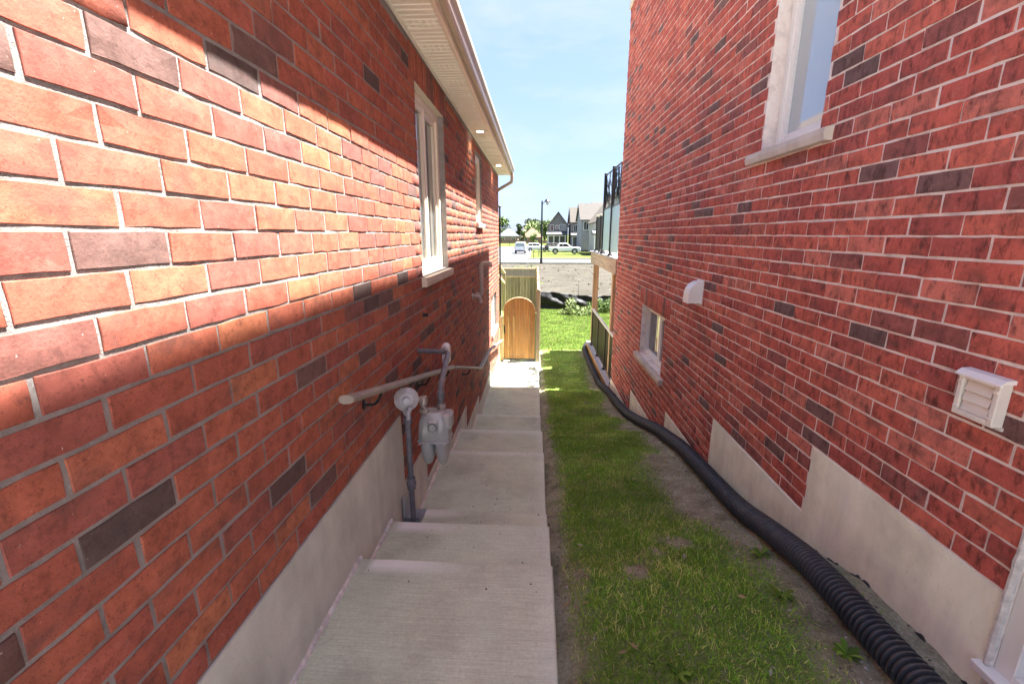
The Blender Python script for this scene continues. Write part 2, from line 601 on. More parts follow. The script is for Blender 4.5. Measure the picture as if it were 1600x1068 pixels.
# value noise for masks (numpy)
_P = NR.rand(256, 256).astype(np.float32)
def vnoise(x, y):
    x = np.asarray(x, np.float64); y = np.asarray(y, np.float64)
    xi = np.floor(x).astype(int); yi = np.floor(y).astype(int)
    fx = x - xi; fy = y - yi
    fx = fx*fx*(3-2*fx); fy = fy*fy*(3-2*fy)
    g = lambda a, b: _P[a % 256, b % 256]
    return (g(xi, yi)*(1-fx)+g(xi+1, yi)*fx)*(1-fy)+(g(xi, yi+1)*(1-fx)+g(xi+1, yi+1)*fx)*fy
def fbm(x, y, o=4):
    s = 0; a = .5; t = 0
    for k in range(o):
        s = s + a * vnoise(x * 2**k + 17.3*k, y * 2**k + 5.1*k); t += a; a *= .55
    return s / t

# projection, used only to rank bricks by how large they show
_cp, _sp, _cy, _sy = math.cos(rad(PITCH)), math.sin(rad(PITCH)), math.cos(rad(YAW)), math.sin(rad(YAW))
FW = np.array((-_sy*_cp, _cy*_cp, -_sp)); RT = np.array((_cy, _sy, 0)); UP = np.array((-_sy*_sp, _cy*_sp, _cp))
def project(p):
    p = np.asarray(p, float)
    d = p @ FW
    if d < .1: return None
    return 800 + FPX * (p @ RT) / d, 534 - FPX * (p @ UP) / d

# ------------------------------------------------------------------ ground
GY = [-80, 0, 1.8, 2.7, 3.9, 4.7, 5.2, 6.3, 8.0, 9.2, 11, 20, 54, 95, 114, 900]
GZ = [-1.62, -1.62, -1.65, -1.95, -2.11, -2.30, -2.46, -2.74, -2.94, -3.19, -3.24, -3.32, -3.42, -3.40, -2.70, -2.0]
def gz(x, y):
    base = np.interp(y, GY, GZ)
    return base + .10 * np.clip((np.asarray(x) - .15) / 1.4, 0, 1) * np.clip((8 - np.asarray(y)) / 3, 0, 1)

def ground_sheet():
    xs = np.array([-600, -200, -60, -20, -9, -5, -2, -.9, 0, 1, 2, 4, 8, 14, 25, 60, 200, 600.])
    ys = np.concatenate([[-80, -30, -8, -3], np.arange(-1, 24, 1.0), np.arange(24, 130, 4.0), [160, 250, 500, 900, 1600]])
    X, Y = np.meshgrid(xs, ys)
    Z = np.interp(Y, GY, GZ) - np.where(Y < 20.5, .22, .05) + np.where((Y > 21) & (Y < 53), (fbm(X*.25, Y*.25)-.5)*.12, 0)
    V = np.stack([X.ravel(), Y.ravel(), Z.ravel()], 1)
    nx = len(xs); F = []
    for j in range(len(ys)-1):
        for i in range(nx-1):
            a = j*nx+i; F.append((a, a+1, a+1+nx, a+nx))
    o = link('ground', np_mesh('ground', V, F, M['farlawn']))
    tag(o, 'pale green ground reaching to the horizon', None, None, 'structure')
ground_sheet()

def sheet(name, x0, x1, y0, y1, dz, mat, nx, ny, zf=None):
    X, Y = np.meshgrid(np.linspace(x0, x1, nx), np.linspace(y0, y1, ny))
    Z = (np.interp(Y, GY, GZ) if zf is None else zf(X, Y)) + dz
    V = np.stack([X.ravel(), Y.ravel(), Z.ravel()], 1)
    a = (np.arange(ny-1)[:, None]*nx + np.arange(nx-1)[None]).ravel()
    F = np.stack([a, a+1, a+1+nx, a+nx], 1)
    return V, F

# grass mask over the side yard
def grass_mask(x, y):
    n = fbm(x*3.4+3, y*2.6+8, 4)
    edge = .11 + .15*fbm(y*1.6, y*0+2, 3)
    left = np.clip((x - edge) / .12, 0, 1)
    rlim = np.interp(y, [0, 1.3, 1.9, 2.4, 3.0, 3.6, 4.5, 5.5, 7, 9, 11, 12.5, 13, 30], [1.34, 1.28, 1.20, 1.15, 1.14, 1.12, 1.12, 1.16, 1.22, 1.32, 1.36, 1.4, 9, 9])
    right = np.clip((rlim + (fbm(x*1.7, y*1.7+40, 3)-.5)*.5 - x) / .2, 0, 1)
    near = np.clip((y - 12.0)/1.0, 0, 1)
    left = np.maximum(left, near * np.clip((x-.1)/.1, 0, 1))
    body = np.clip((n - np.where(y < 3.0, .20, .11)) / .12, 0, 1)
    body = np.maximum(body, near)
    return left * right * body

def lawn_z(X, Y):
    z = gz(X, Y)
    z = z + (fbm(X*3.1, Y*3.1, 3)-.5)*.05 + (fbm(X*11, Y*11, 3)-.5)*.022
    # the soil falls away slightly beside the slab
    return z - .055*np.clip(1-(X-.1)/.14, 0, 1)

def build_lawn():
    V, F = sheet('lawn', .099, 1.60, -2.0, 20.2, 0, None, 62, 700, lawn_z)
    o = link('lawn', np_mesh('lawn', V, F, M['soil'], np.repeat(grass_mask(V[:, 0], V[:, 1])[:, None], 3, 1), 'grass', True))
    tag(o, 'narrow strip of patchy soil and turf beside the concrete steps', None, None, 'structure')
    V, F = sheet('back_lawn', .12, 9.0, 12.55, 20.2, .012, None, 110, 110, lawn_z)
    V[:, 2] += .004
    o = link('back_lawn', np_mesh('back_lawn', V, F, M['turf'], None, 'grass', True))
    tag(o, 'sunny back lawn behind the timber deck', None, None, 'structure')
    V3, F3 = sheet('deck_soil', 1.585, 9.0, 8.6, 12.56, .0, None, 40, 30, lawn_z)
    o = link('deck_soil', np_mesh('deck_soil', V3, F3, M['soil'], np.zeros((len(V3), 3)), 'grass', True))
    tag(o, 'bare soil under the timber deck', None, None, 'structure')
    V, F = sheet('enclosed_yard', -8, .05, 10.96, 20.2, -.02, None, 40, 60)
    o = link('enclosed_yard', np_mesh('enclosed_yard', V, F, M['soil'], np.ones((len(V), 3)), 'grass', True))
    tag(o, 'fenced yard ground behind the arched gate', None, None, 'structure')
    V, F = sheet('dirt_lot', -30, 40, 20.15, 53, 0, None, 160, 90,
                 lambda X, Y: np.interp(Y, GY, GZ) + .03 + (fbm(X*.5, Y*.5, 4)-.45)*.35*np.clip((Y-20.1)/1, 0, 1)*np.clip((53-Y)/4, 0, 1))
    o = link('dirt_lot', np_mesh('dirt_lot', V, F, M['dirt'], None, 'tint', True))
    tag(o, 'bare pale building lot with dry dirt and stubble', None, None, 'structure')
build_lawn()

# roads
def road(name, x0, x1, y0, y1, dz, mat, label):
    V, F = sheet(name, x0, x1, y0, y1, dz, None, 12, 30)
    o = link(name, np_mesh(name, V, F, mat)); tag(o, label, None, None, 'structure')
road('street', -90, 90, 54.4, 63.5, .03, M['asphalt'], 'wide sun bleached street running across behind the dirt lot')
road('side_street', -9.5, -1.2, 63.5, 108, .032, M['asphalt'], 'sun bleached side street leading away to the far houses')
def kerb(name, x0, x1, y0, y1, label):
    mb = MB()
    n = 24
    for k in range(n):
        ya = y0+(y1-y0)*k/n; yb = y0+(y1-y0)*(k+1)/n
        za = float(np.interp((ya+yb)/2, GY, GZ))
        if y1-y0 > x1-x0: mb.box(x0, x1, ya+.01, yb-.01, za-.1, za+.14)
    if y1-y0 <= x1-x0:
        za = float(np.interp((y0+y1)/2, GY, GZ)); mb.bbox(x0, x1, y0, y1, za-.1, za+.14, .02)
    tag(mb.build(name, M['kerb']), label, None, None, 'structure')
kerb('kerb', -1.2, 90, 63.5, 63.9, 'pale kerb along the far side of the street')
kerb('kerb', -90, 60, 53.9, 54.4, 'pale kerb along the near side of the street')
kerb('kerb', -1.2, -.9, 63.9, 108, 'kerb beside the side street')

road('driveway', -12, 14, -40, -1.11, .05, M['bounce_drive'], 'unseen pale concrete driveways added in front of the two houses to bounce sunlight')  # added out of view: pale ground bouncing sunlight into the side yard
# ------------------------------------------------------------------ walkway
PXL, PXR = -.86, .10
STEPS = [(-1.10, 1.84, -1.56), (1.84, 2.30, -1.68), (2.30, 2.72, -1.88), (2.72, 3.88, -2.03), (3.88, 4.72, -2.20),
         (4.72, 5.20, -2.42), (5.20, 6.20, -2.64), (6.20, 8.10, -2.86), (8.10, 10.95, -3.15)]
def build_walk():
    root = empty('path', (-.4, 2, -1.9))
    tag(root, 'stepped concrete walkway going down beside the left house', None, None, 'structure')
    for k, (y0, y1, z) in enumerate(STEPS):
        nx, ny = 24, max(6, int((y1-y0)/.05))
        xs = np.linspace(PXL, PXR, nx); ys = np.linspace(y0+.0015, y1-.0015, ny)
        mb = MB()
        b = .012
        # top grid with rounded right and far edges
        xs2 = np.concatenate([[PXL], np.linspace(PXL+.02, PXR-.10, nx), [PXR-b*1.6, PXR-b*.5, PXR]])
        ys2 = np.concatenate([[y0+.0015], ys[1:-1], [y1-b*1.6, y1-b*.5, y1-.0015]])
        zx = np.zeros(len(xs2)); zx[-2] = -b*.25; zx[-1] = -b*1.1
        zy = np.zeros(len(ys2)); zy[-2] = -b*.25; zy[-1] = -b*1.1
        nxx = len(xs2)
        X, Y = np.meshgrid(xs2, ys2)
        Z = z + np.minimum(zx[None, :], zy[:, None]) + (fbm(X*6+k*9, Y*6, 2)-.5)*.004
        Xj = X + np.where(X > PXR-.001, (fbm(Y*9, Y*0+k, 3)-.5)*.003, 0)
        V = [tuple(p) for p in np.stack([Xj.ravel(), Y.ravel(), Z.ravel()], 1)]
        F = []
        for j in range(len(ys2)-1):
            for i in range(nxx-1):
                a = j*nxx+i; F.append((a, a+1, a+1+nxx, a+nxx))
        # skirts on right, far, near
        def skirt(idx, depth):
            base = len(V)
            for i in idx: V.append((V[i][0], V[i][1], z-depth))
            for t in range(len(idx)-1):
                F.append((idx[t], base+t, base+t+1, idx[t+1]))
        skirt([j*nxx+nxx-1 for j in range(len(ys2))], .30)
        skirt([(len(ys2)-1)*nxx+i for i in range(nxx)][::-1], .40)
        skirt([i for i in range(nxx)], .30)
        skirt([j*nxx for j in range(len(ys2))][::-1], .30)
        me = bpy.data.meshes.new('step'); me.from_pydata(V, [], F)
        me.materials.append(M['walk'])
        # paler bands along the nosing and the right edge
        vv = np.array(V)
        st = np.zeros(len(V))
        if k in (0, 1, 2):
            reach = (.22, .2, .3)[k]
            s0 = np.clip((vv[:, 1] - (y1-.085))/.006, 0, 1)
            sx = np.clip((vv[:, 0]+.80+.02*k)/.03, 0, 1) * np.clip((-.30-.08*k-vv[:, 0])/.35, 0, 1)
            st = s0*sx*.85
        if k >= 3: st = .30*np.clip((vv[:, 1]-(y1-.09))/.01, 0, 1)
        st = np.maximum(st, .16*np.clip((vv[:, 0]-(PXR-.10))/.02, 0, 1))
        set_attr(me, 'tone', np.repeat(st[:, None], 3, 1))
        me.shade_smooth(); me.set_sharp_from_angle(angle=rad(40))
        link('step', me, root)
        # caulk bead in the corner with the house wall
        cb = MB(); pts = []; n = max(4, int((y1-y0)/.03))
        for t in range(n+1):
            y = y0+.004+(y1-y0-.008)*t/n
            if y < -1: continue
            pts.append((PXL+.008+.004*mnoise.noise((y*17, k, 0)), y, z+.004+.004*mnoise.noise((y*23, k, 5))))
        if len(pts) > 2:
            rs = [.013+.005*mnoise.noise((p[1]*31, 3, k)) for p in pts]
            cb.tube(pts, rs, 7).build('caulk_bead', M['caulk'], root, True)
build_walk()

# ------------------------------------------------------------------ brick walls
def brick_templates(n, jit, rng, inset=.0035):
    """unit-free templates: list of (edge ring offsets) evaluated per size"""
    T = []
    for _ in range(n):
        ring = []
        for k in range(5): ring.append((-1+k*.5, -1))
        ring.append((1, 0))
        for k in range(5): ring.append((1-k*.5, 1))
        ring.append((-1, 0))
        j = [(rng.gauss(0, jit), rng.gauss(0, jit), rng.gauss(0, jit*.6)) for _ in ring]
        T.append((ring, j, inset))
    return T

def brick_verts(T, L, H, D):
    ring, j, ins = T
    v = []
    for (a, b) in ring: v.append((a*L/2, b*H/2, -D))
    for (a, b), (ja, jb, jw) in zip(ring, j): v.append((a*L/2+ja*(.6 if abs(a) == 1 else 0), b*H/2+jb*.8, -.0012))
    for (a, b), (ja, jb, jw) in zip(ring, j): v.append((a*(L/2-ins)+ja*(.6 if abs(a) == 1 else 0), b*(H/2-ins)+jb*.8, jw))
    c = len(v)
    v.append((-L*.22, 0, .0008)); v.append((L*.22, 0, .0008))
    n = len(ring)
    f = []
    for r in (0, n):
        for k in range(n):
            q = (k+1) % n
            f.append((r+k, r+q, r+n+q, r+n+k))
    o = 2*n
    return v, f, o, c, n

def brick_faces_tri(o, c, n):
    # front fan in two halves: ring indices 0..4 bottom, 5 right, 6..10 top, 11 left
    L, R = c, c+1
    t = []
    for k in (0, 1): t.append((o+k, o+k+1, L))
    for k in (2, 3): t.append((o+k, o+k+1, R))
    t += [(o+4, o+5, R), (o+5, o+6, R)]
    for k in (6, 7): t.append((o+k, o+k+1, R))
    for k in (8, 9): t.append((o+k, o+k+1, L))
    t += [(o+10, o+11, L), (o+11, o+0, L)]
    t += [(o+2, R, L), (o+8, L, R)]
    return t

def wall_bricks(wall_obj, Xw, s, courses, palette, mat, rec, templates, individual=300, back=.09):
    """courses: list of bricks (yc, zc, L, H, deep) on the plane X=Xw facing s"""
    rng = random.Random(len(courses))
    ranked = []
    for i, (yc, zc, L, H, deep) in enumerate(courses):
        q = [project((Xw, yc+a*L/2, zc+b*H/2)) for a, b in ((-1, -1), (1, -1), (1, 1), (-1, 1))]
        A = 0
        if all(q):
            cx = sum(p[0] for p in q)/4; cy = sum(p[1] for p in q)/4
            if -60 < cx < 1660 and -40 < cy < 1108:
                A = abs(sum(q[k][0]*q[(k+1) % 4][1]-q[(k+1) % 4][0]*q[k][1] for k in range(4)))/2
        ranked.append((A, i))
    ranked.sort(reverse=True)
    top = {i for A, i in ranked[:individual] if A > 0}
    V, F3, cols = [], [], []
    cache = {}
    nt = len(templates)
    for i, (yc, zc, L, H, deep) in enumerate(courses):
        tc = pick(palette, rng)
        dx = rng.gauss(.0002, .0007)
        dyj, dzj = rng.gauss(0, .0012), rng.gauss(0, .0010)
        if i in top:
            key = (round(L, 3), round(H, 3), deep, rng.randrange(nt), tc)
            me = cache.get(key)
            if me is None:
                v, f, o, c, n = brick_verts(templates[key[3]], L, H, back if deep else rec+.012)
                f = [tuple(x) for x in f] + brick_faces_tri(o, c, n)
                vv = [(s*w, a, b) for a, b, w in v]
                if s < 0: f = [x[::-1] for x in f]
                f = [x[::-1] for x in f] if s > 0 and False else f
                me = bpy.data.meshes.new('brick')
                me.from_pydata(vv, [], f)
                set_attr(me, 'tint', np.tile(np.array(tc, np.float32), (len(vv), 1)))
                me.materials.append(mat)
                cache[key] = me
            ob = bpy.data.objects.new('brick', me)
            col.objects.link(ob)
            ob.parent = wall_obj
            ob.matrix_parent_inverse = parent_world(wall_obj).inverted()
            ob.location = (Xw+s*dx, yc+dyj, zc+dzj)
        else:
            v, f, o, c, n = brick_verts(templates[rng.randrange(nt)], L, H, back if deep else rec+.012)
            b0 = len(V)
            V += [(Xw+s*(w+dx), yc+dyj+a, zc+dzj+b) for a, b, w in v]
            for q in f:
                F3.append((b0+q[0], b0+q[1], b0+q[2])); F3.append((b0+q[0], b0+q[2], b0+q[3]))
            F3 += [(b0+q[0], b0+q[1], b0+q[2]) for q in brick_faces_tri(o, c, n)]
            cols += [tc]*len(v)
    F3 = np.array(F3, np.int32)
    if s < 0: F3 = F3[:, ::-1]
    me = np_mesh('brick_field', V, F3, mat, np.array(cols))
    ob = link('brick_field', me, wall_obj)
    ob['kind'] = 'stuff'
    ob['label'] = 'smaller distant bricks of the same wall'

def pick(pal, rng):
    r = rng.random()*sum(p[0] for p in pal)
    for w, c in pal:
        r -= w
        if r <= 0:
            return c
    return pal[-1][1]

def subtract(iv, cut):
    out = []
    for a, b in iv:
        if cut[1] <= a or cut[0] >= b: out.append((a, b)); continue
        if cut[0] > a: out.append((a, cut[0]))
        if cut[1] < b: out.append((cut[1], b))
    return out

def lay_courses(y0, y1, ztop, bottom, holes, module, ch, zref, phase, joint, seed):
    """running bond; bottom: list of (ya, yb, zbot); holes: (ya,yb,za,zb)"""
    rng = random.Random(seed)
    out = []
    zlow = min(b[2] for b in bottom)
    k0 = math.floor((zlow-zref)/ch)
    k1 = math.ceil((ztop-zref)/ch)
    for k in range(k0, k1):
        za, zb = zref+k*ch, zref+(k+1)*ch
        zc = (za+zb)/2
        if zb > ztop+.02: break
        iv = []
        for a, b, z in bottom:
            if za >= z-.02:
                if iv and abs(iv[-1][1]-a) < 1e-6: iv[-1] = (iv[-1][0], b)
                else: iv.append((a, b))
        for h in holes:
            if h[2]-.001 < zc < h[3]+.001: iv = subtract(iv, (h[0], h[1]))
        off = phase + (module/2 if k % 2 else 0) + rng.gauss(0, .006)
        n0 = math.floor((y0-off)/module)-1
        n1 = math.ceil((y1-off)/module)+1
        for n in range(n0, n1):
            ba, bb = off+n*module, off+(n+1)*module
            for a, b in iv:
                p, q = max(ba, a), min(bb, b)
                if q-p < .035: continue
                deep = abs(p-a) < 1e-6 or abs(q-b) < 1e-6
                L = q-p-joint
                if q == b and q != bb: L += joint/2; p += joint/2
                out.append(((p+q)/2, zc, L, ch-joint, deep))
    return out

def wall_sheet(Xw, s, y0, y1, z0, z1, holes, bottom, rec, depth=.10):
    """solid wall slab with openings (grid cells), face recessed by rec behind the brick faces"""
    ys = sorted({y0, y1, *[h[0] for h in holes], *[h[1] for h in holes], *[b[0] for b in bottom if b[0] > y0], *[b[1] for b in bottom if b[1] < y1]})
    zs = sorted({z0, z1, *[h[2] for h in holes], *[h[3] for h in holes]})
    mb = MB()
    xf = Xw - s*rec; xb = Xw - s*depth
    def solid(y, z):
        if not (y0 < y < y1 and z0 < z < z1): return False
        return not any(h[0] < y < h[1] and h[2] < z < h[3] for h in holes)
    for i in range(len(ys)-1):
        for j in range(len(zs)-1):
            a, b, c, d = ys[i], ys[i+1], zs[j], zs[j+1]
            if not solid((a+b)/2, (c+d)/2): continue
            for x in (xf, xb):
                mb.quad((x, a, c), (x, b, c), (x, b, d), (x, a, d))
            e = 1e-4
            if not solid(a-e, (c+d)/2): mb.quad((xf, a, c), (xf, a, d), (xb, a, d), (xb, a, c))
            if not solid(b+e, (c+d)/2): mb.quad((xf, b, c), (xf, b, d), (xb, b, d), (xb, b, c))
            if not solid((a+b)/2, c-e): mb.quad((xf, a, c), (xf, b, c), (xb, b, c), (xb, a, c))
            if not solid((a+b)/2, d+e): mb.quad((xf, a, d), (xf, b, d), (xb, b, d), (xb, a, d))
    return mb

def rect_ring(mb, Xa, Xb, y0, y1, z0, z1, t, tb=None):
    """picture-frame of four bars between planes Xa and Xb"""
    tb = t if tb is None else tb
    mb.bbox(Xa, Xb, y0, y0+t, z0, z1, .003); mb.bbox(Xa, Xb, y1-t, y1, z0, z1, .003)
    mb.bbox(Xa, Xb, y0+t, y1-t, z0, z0+tb, .003); mb.bbox(Xa, Xb, y0+t, y1-t, z1-t, z1, .003)
    return mb

def jag_sill(X0, X1, y0, y1, z0, z1, s):
    """stone sill with a rock-faced front"""
    mb = MB(); n = 26
    ring = []
    for k in range(n+1):
        y = y0+(y1-y0)*k/n
        j = .006*mnoise.noise((y*37, z0*9, 1)); j2 = .006*mnoise.noise((y*37, z0*9, 7))
        ring.append([(X0, y, z0), (X1+s*j2*.4-s*.006, y, z0), (X1+s*j, y, (z0+z1)/2+j2), (X1+s*j2-s*.006, y, z1-.006), (X0, y, z1+.004)])
    m = 5; i0 = 0
    for r in ring: mb.v += r
    for k in range(n):
        for q in range(m):
            a = k*m+q; b = k*m+(q+1) % m
            mb.f.append((a, b, b+m, a+m))
    mb.f.append(tuple(range(m))); mb.f.append(tuple(range(n*m, n*m+m)))
    return mb

# ============ LEFT HOUSE
YF = -1.0                 # front corners of both houses, behind the camera, kept close to let light in
XL = -.86
chL, refL, modL = .081, .091-.081*30, .2285
snapL = lambda z: refL + round((z-refL)/chL)*chL
L_BOT = [(YF, 2.60, snapL(-1.15)), (2.60, 3.18, snapL(-1.62)), (3.18, 4.2, snapL(-1.94)), (4.2, 5.2, snapL(-2.12)), (5.2, 6.4, snapL(-2.42)), (6.4, 8.2, snapL(-2.6)), (8.2, 10.35, snapL(-2.85))]
L_TOP = 1.27
W1 = (3.36, 4.36, snapL(-.32), 1.04)
W2 = (6.52, 7.22, snapL(.15), 1.12)
W3 = (8.5, 9.62, snapL(-1.9), snapL(-1.2))
SOLD1 = (3.24, 4.48, 1.04, 1.26)
L_HOLES = [W1, W2, W3]

lh = empty('brick_house', (-4, 4, -2.0), 'orange red brick house on the left with beige soffit and gutter', 'house')
lw = wall_sheet(XL, 1, YF, 10.35, -3.4, L_TOP, L_HOLES, L_BOT, .0030).build('wall', M['mortarL'], lh)
palL = [(16, (.375, .112, .068)), (14, (.40, .128, .076)), (12, (.34, .098, .064)), (4, (.43, .150, .080)), (9, (.30, .092, .070)), (6, (.375, .108, .074)), (4.5, (.23, .092, .076)), (3.6, (.155, .090, .079)), (2.6, (.100, .071, .066))]
TL = brick_templates(16, .0012, random.Random(3), .0013)
cl = lay_courses(YF, 10.35, L_TOP, L_BOT, L_HOLES + [SOLD1], modL, chL, refL, .79, .011, 5)
# soldier course over the near window
y = SOLD1[0]
while y < SOLD1[1]-.04:
    cl.append((y+.0405, 1.145, .070, .208, False)); y += .081
wall_bricks(lw, XL, 1, cl, palL, M['brickL'], .0030, TL)

# foundation pieces
def foundation(house, Xw, s, bot, mat, out, zdeep):
    for a, b, z in bot:
        mb = MB(); n = max(2, int((b-a)/.05))
        xo = Xw + s*out
        ys = np.linspace(a, b, n+1)
        tops = []
        for yy in ys:
            tops.append((xo + s*.003*mnoise.noise((yy*7, 1, z)), yy, z-.006+.004*mnoise.noise((yy*19, 4, z))))
        rows = 10
        zl = z-zdeep
        idx = []
        for j in range(rows+1):
            r = []
            for t in tops:
                zz = t[2]+(zl-t[2])*j/rows
                r.append(len(mb.v)); mb.v.append((t[0]+s*(.004*mnoise.noise((t[1]*3, zz*3, 2))+.0015*mnoise.noise((t[1]*14, zz*14, 2))), t[1], zz))
            idx.append(r)
        for j in range(rows):
            for i in range(n):
                mb.f.append((idx[j][i], idx[j][i+1], idx[j+1][i+1], idx[j+1][i]))
        # top ledge and ends go back into the wall
        xb = Xw - s*.11
        base = len(mb.v)
        for t in tops: mb.v.append((xb, t[1], t[2]))
        for i in range(n): mb.f.append((idx[0][i], base+i, base+i+1, idx[0][i+1]))
        for e in (0, n):
            q = [idx[j][e] for j in range(rows+1)]
            b1 = len(mb.v); mb.v.append((xb, ys[e], zl))
            mb.f.append(tuple(q+[b1, base+e]))
        mb.build('foundation', mat, house, True)
foundation(lh, XL, 1, L_BOT, M['found'], .006, 1.6)

# windows of the left house: frames recessed
def window(house, Xw, s, w, rec, mull, name='window', frame=.055, mat=None, glass=None, label=None, sill=True, sill_over=.05, sill_out=.045, sash=None):
    y0, y1, z0, z1 = w
    mat = mat or M['vinyl']; glass = glass or M['glass']
    xa = Xw - s*rec; xb = Xw - s*(rec+.07)
    f = rect_ring(MB(), xa, xb, y0+.004, y1-.004, z0+.004, z1-.004, frame).build(name, mat, house)
    if label: f['label'] = label
    iy0, iy1, iz0, iz1 = y0+frame, y1-frame, z0+frame, z1-frame
    # sashes
    edges = [iy0] + mull + [iy1]
    for k in range(len(edges)-1):
        a = edges[k] + (.012 if k else 0); b = edges[k+1] - (.012 if k < len(edges)-2 else 0)
        xs_ = xa - s*(.012 if k % 2 == 0 else .022)
        t = .045 if sash is None else sash
        rect_ring(MB(), xs_, xs_-s*.04, a, b, iz0, iz1, t).build('sash', mat, f)
        MB().box(xs_-s*.022, xs_-s*.028, a+t-.004, b-t+.004, iz0+t-.004, iz1-t+.004).build('pane', glass, f)
    for m_ in mull:
        MB().bbox(xa-s*.004, xa-s*.06, m_-.012, m_+.012, iz0, iz1, .003).build('mullion', mat, f)
    if sill:
        jag_sill(Xw - s*rec, Xw + s*sill_out, y0-sill_over, y1+sill_over, z0-.075, z0-.004, s).build('sill', M['sill'], f)
    return f
window(lh, XL, 1, W1, .055, [3.86], mat=M['vinyl2'], label='tall two pane window with stone sill', sash=.05)
window(lh, XL, 1, W2, .03, [], mat=M['vinyl2'])
window(lh, XL, 1, W3, .05, [9.06], mat=M['vinyl'])
# cream brickmould head trim over the near window and soffit-side trim
MB().bbox(XL-.004, XL-.06, W1[0]+.002, W1[1]-.002, W1[3]-.003, W1[3]+.006, .002).build('lintel', M['vinyl2'], lh)

# eaves
EX = -.60                 # soffit outer edge
GXo = -.505               # gutter outer edge
sof = MB().box(XL-.10, EX, YF, 10.42, L_TOP+.022, L_TOP+.03).build('soffit', M['soffit'], lh)
pan_me = {}
for vent in (0, 1):
    mb = MB()
    w = .122
    mb.bbox(XL+.004, EX-.012, 0, w*.44, 0, .013, .005)
    mb.bbox(XL+.004, EX-.012, w*.5, w*.90, 0, .013, .005)
    if vent:
        for i in range(5):
            for j in range(6):
                cx = XL+.035+i*.042; cyy = .006+j*.018+(.003 if j > 2 else 0)
                mb.box(cx, cx+.022, cyy, cyy+.004, -.002, .001)
    pan_me[vent] = mb.mesh('soffit_panel', M['soffit'])
k = 0; y = YF+.02
while y < 10.28:
    o = link('soffit_panel', pan_me[1 if (k % 3 == 0) else 0], sof)
    o.location = (0, y, L_TOP); y += .122; k += 1
# J-channel at the wall and outer edge
MB().bbox(XL+.001, XL+.022, YF, 10.42, L_TOP-.008, L_TOP+.012, .003).build('trim', M['soffit'], lh)
fa = MB(); fa.bbox(EX-.010, EX+.018, YF, 10.44, L_TOP-.012, L_TOP+.17, .004)
fa.build('fascia', M['fascia'], lh)
g = MB(); P = [(EX+.020, L_TOP+.155), (EX+.020, L_TOP+.035), (EX+.062, L_TOP+.030), (EX+.072, L_TOP+.05), (EX+.074, L_TOP+.085), (EX+.095, L_TOP+.115), (EX+.095, L_TOP+.150), (EX+.088, L_TOP+.150), (EX+.086, L_TOP+.118), (EX+.066, L_TOP+.088), (EX+.060, L_TOP+.04), (EX+.026, L_TOP+.042), (EX+.026, L_TOP+.155)]
g.prism(P, 10.46-YF, 'y', YF).build('gutter', M['gutter'], lh)
# end cap, elbow and downspout
MB().prism([P[1], P[2], P[3], P[4], P[5], P[6], P[0]], .006, 'y', 10.461).build('gutter_end_cap', M['gutter'], lh)
MB().tube([(EX+.045, 10.38, L_TOP+.04), (EX+.045, 10.38, L_TOP-.07), (EX+.03, 10.40, L_TOP-.14), (XL-.02, 10.47, L_TOP-.30), (XL-.06, 10.49, L_TOP-.36), (XL-.07, 10.49, -2.95)], .036, 10).build('downspout', M['gutter'], lh, True)
# roof
rf = MB()
RX = EX+.06
n = 34
for i in range(n):
    xa = RX - 4.2*i/n; xb = RX - 4.2*(i+1)/n - .02
    za = L_TOP+.165+4.2*.5*i/n; zb = L_TOP+.165+4.2*.5*(i+1)/n
    rf.quad((xa, YF, za+.008), (xa, 10.5, za+.008), (xb, 10.5, zb-.004), (xb, YF, zb-.004))
    rf.quad((xa, YF, za+.008), (xa, 10.5, za+.008), (xa, 10.5, za-.012), (xa, YF, za-.012))
zr = L_TOP+.165+2.1
rf.quad((RX-4.2, YF, zr), (RX-4.2, 10.5, zr), (RX-8.4, 10.5, L_TOP+.165), (RX-8.4, YF, L_TOP+.165))
rf.build('roof', M['shingle'], lh)
# gable and rear walls (body of the house)
bd = MB()
bd.box(-8.4, XL-.101, YF, YF+.1, -3.4, L_TOP); bd.box(-8.4, -8.3, YF+.1, 10.25, -3.4, L_TOP)
bd.build('side_wall', M['mortarL'], lh)
rw = MB(); rw.box(-8.4, XL-.002, 10.252, 10.345, -3.4, L_TOP)
rw.build('rear_wall', plain('rear_brick', (.34, .10, .06), .9, 0, .3, 14, .4, 30), lh)
gb = MB()
for yy in (YF+.02, 10.3):
    gb.poly([(XL, yy, L_TOP+.02), (EX-4.1, yy, zr-.05), (-8.4, yy, L_TOP+.02)])
gb.build('gable', M['soffit'], lh)

# recessed soffit lights
for yy in (6.05, 8.9):
    pl = empty('recessed_light', (-.73, yy, L_TOP), 'lit round recessed light in the soffit above the %s' % ('second window' if yy < 7 else 'far corner of the left house'), 'light', 'recessed soffit lights')
    MB().lathe((-.73, yy, L_TOP-.006), (0, 0, 1), [(.048, 0), (.056, .003), (.056, .007)], 20).build('trim_ring', M['vinyl'], pl, True)
    MB().lathe((-.73, yy, L_TOP-.0085), (0, 0, 1), [(.034, 0), (.042, .0022)], 20).build('lens', M['lamp'], pl, True)
    ld = bpy.data.lights.new('recessed_lamp', 'SPOT'); ld.energy = 2.0; ld.color = (1, .78, .5); ld.spot_size = rad(110); ld.spot_blend = .6; ld.shadow_soft_size = .03
    lo = bpy.data.objects.new('lamp', ld); col.objects.link(lo); lo.parent = pl
    lo.location = (0, 0, -.02)

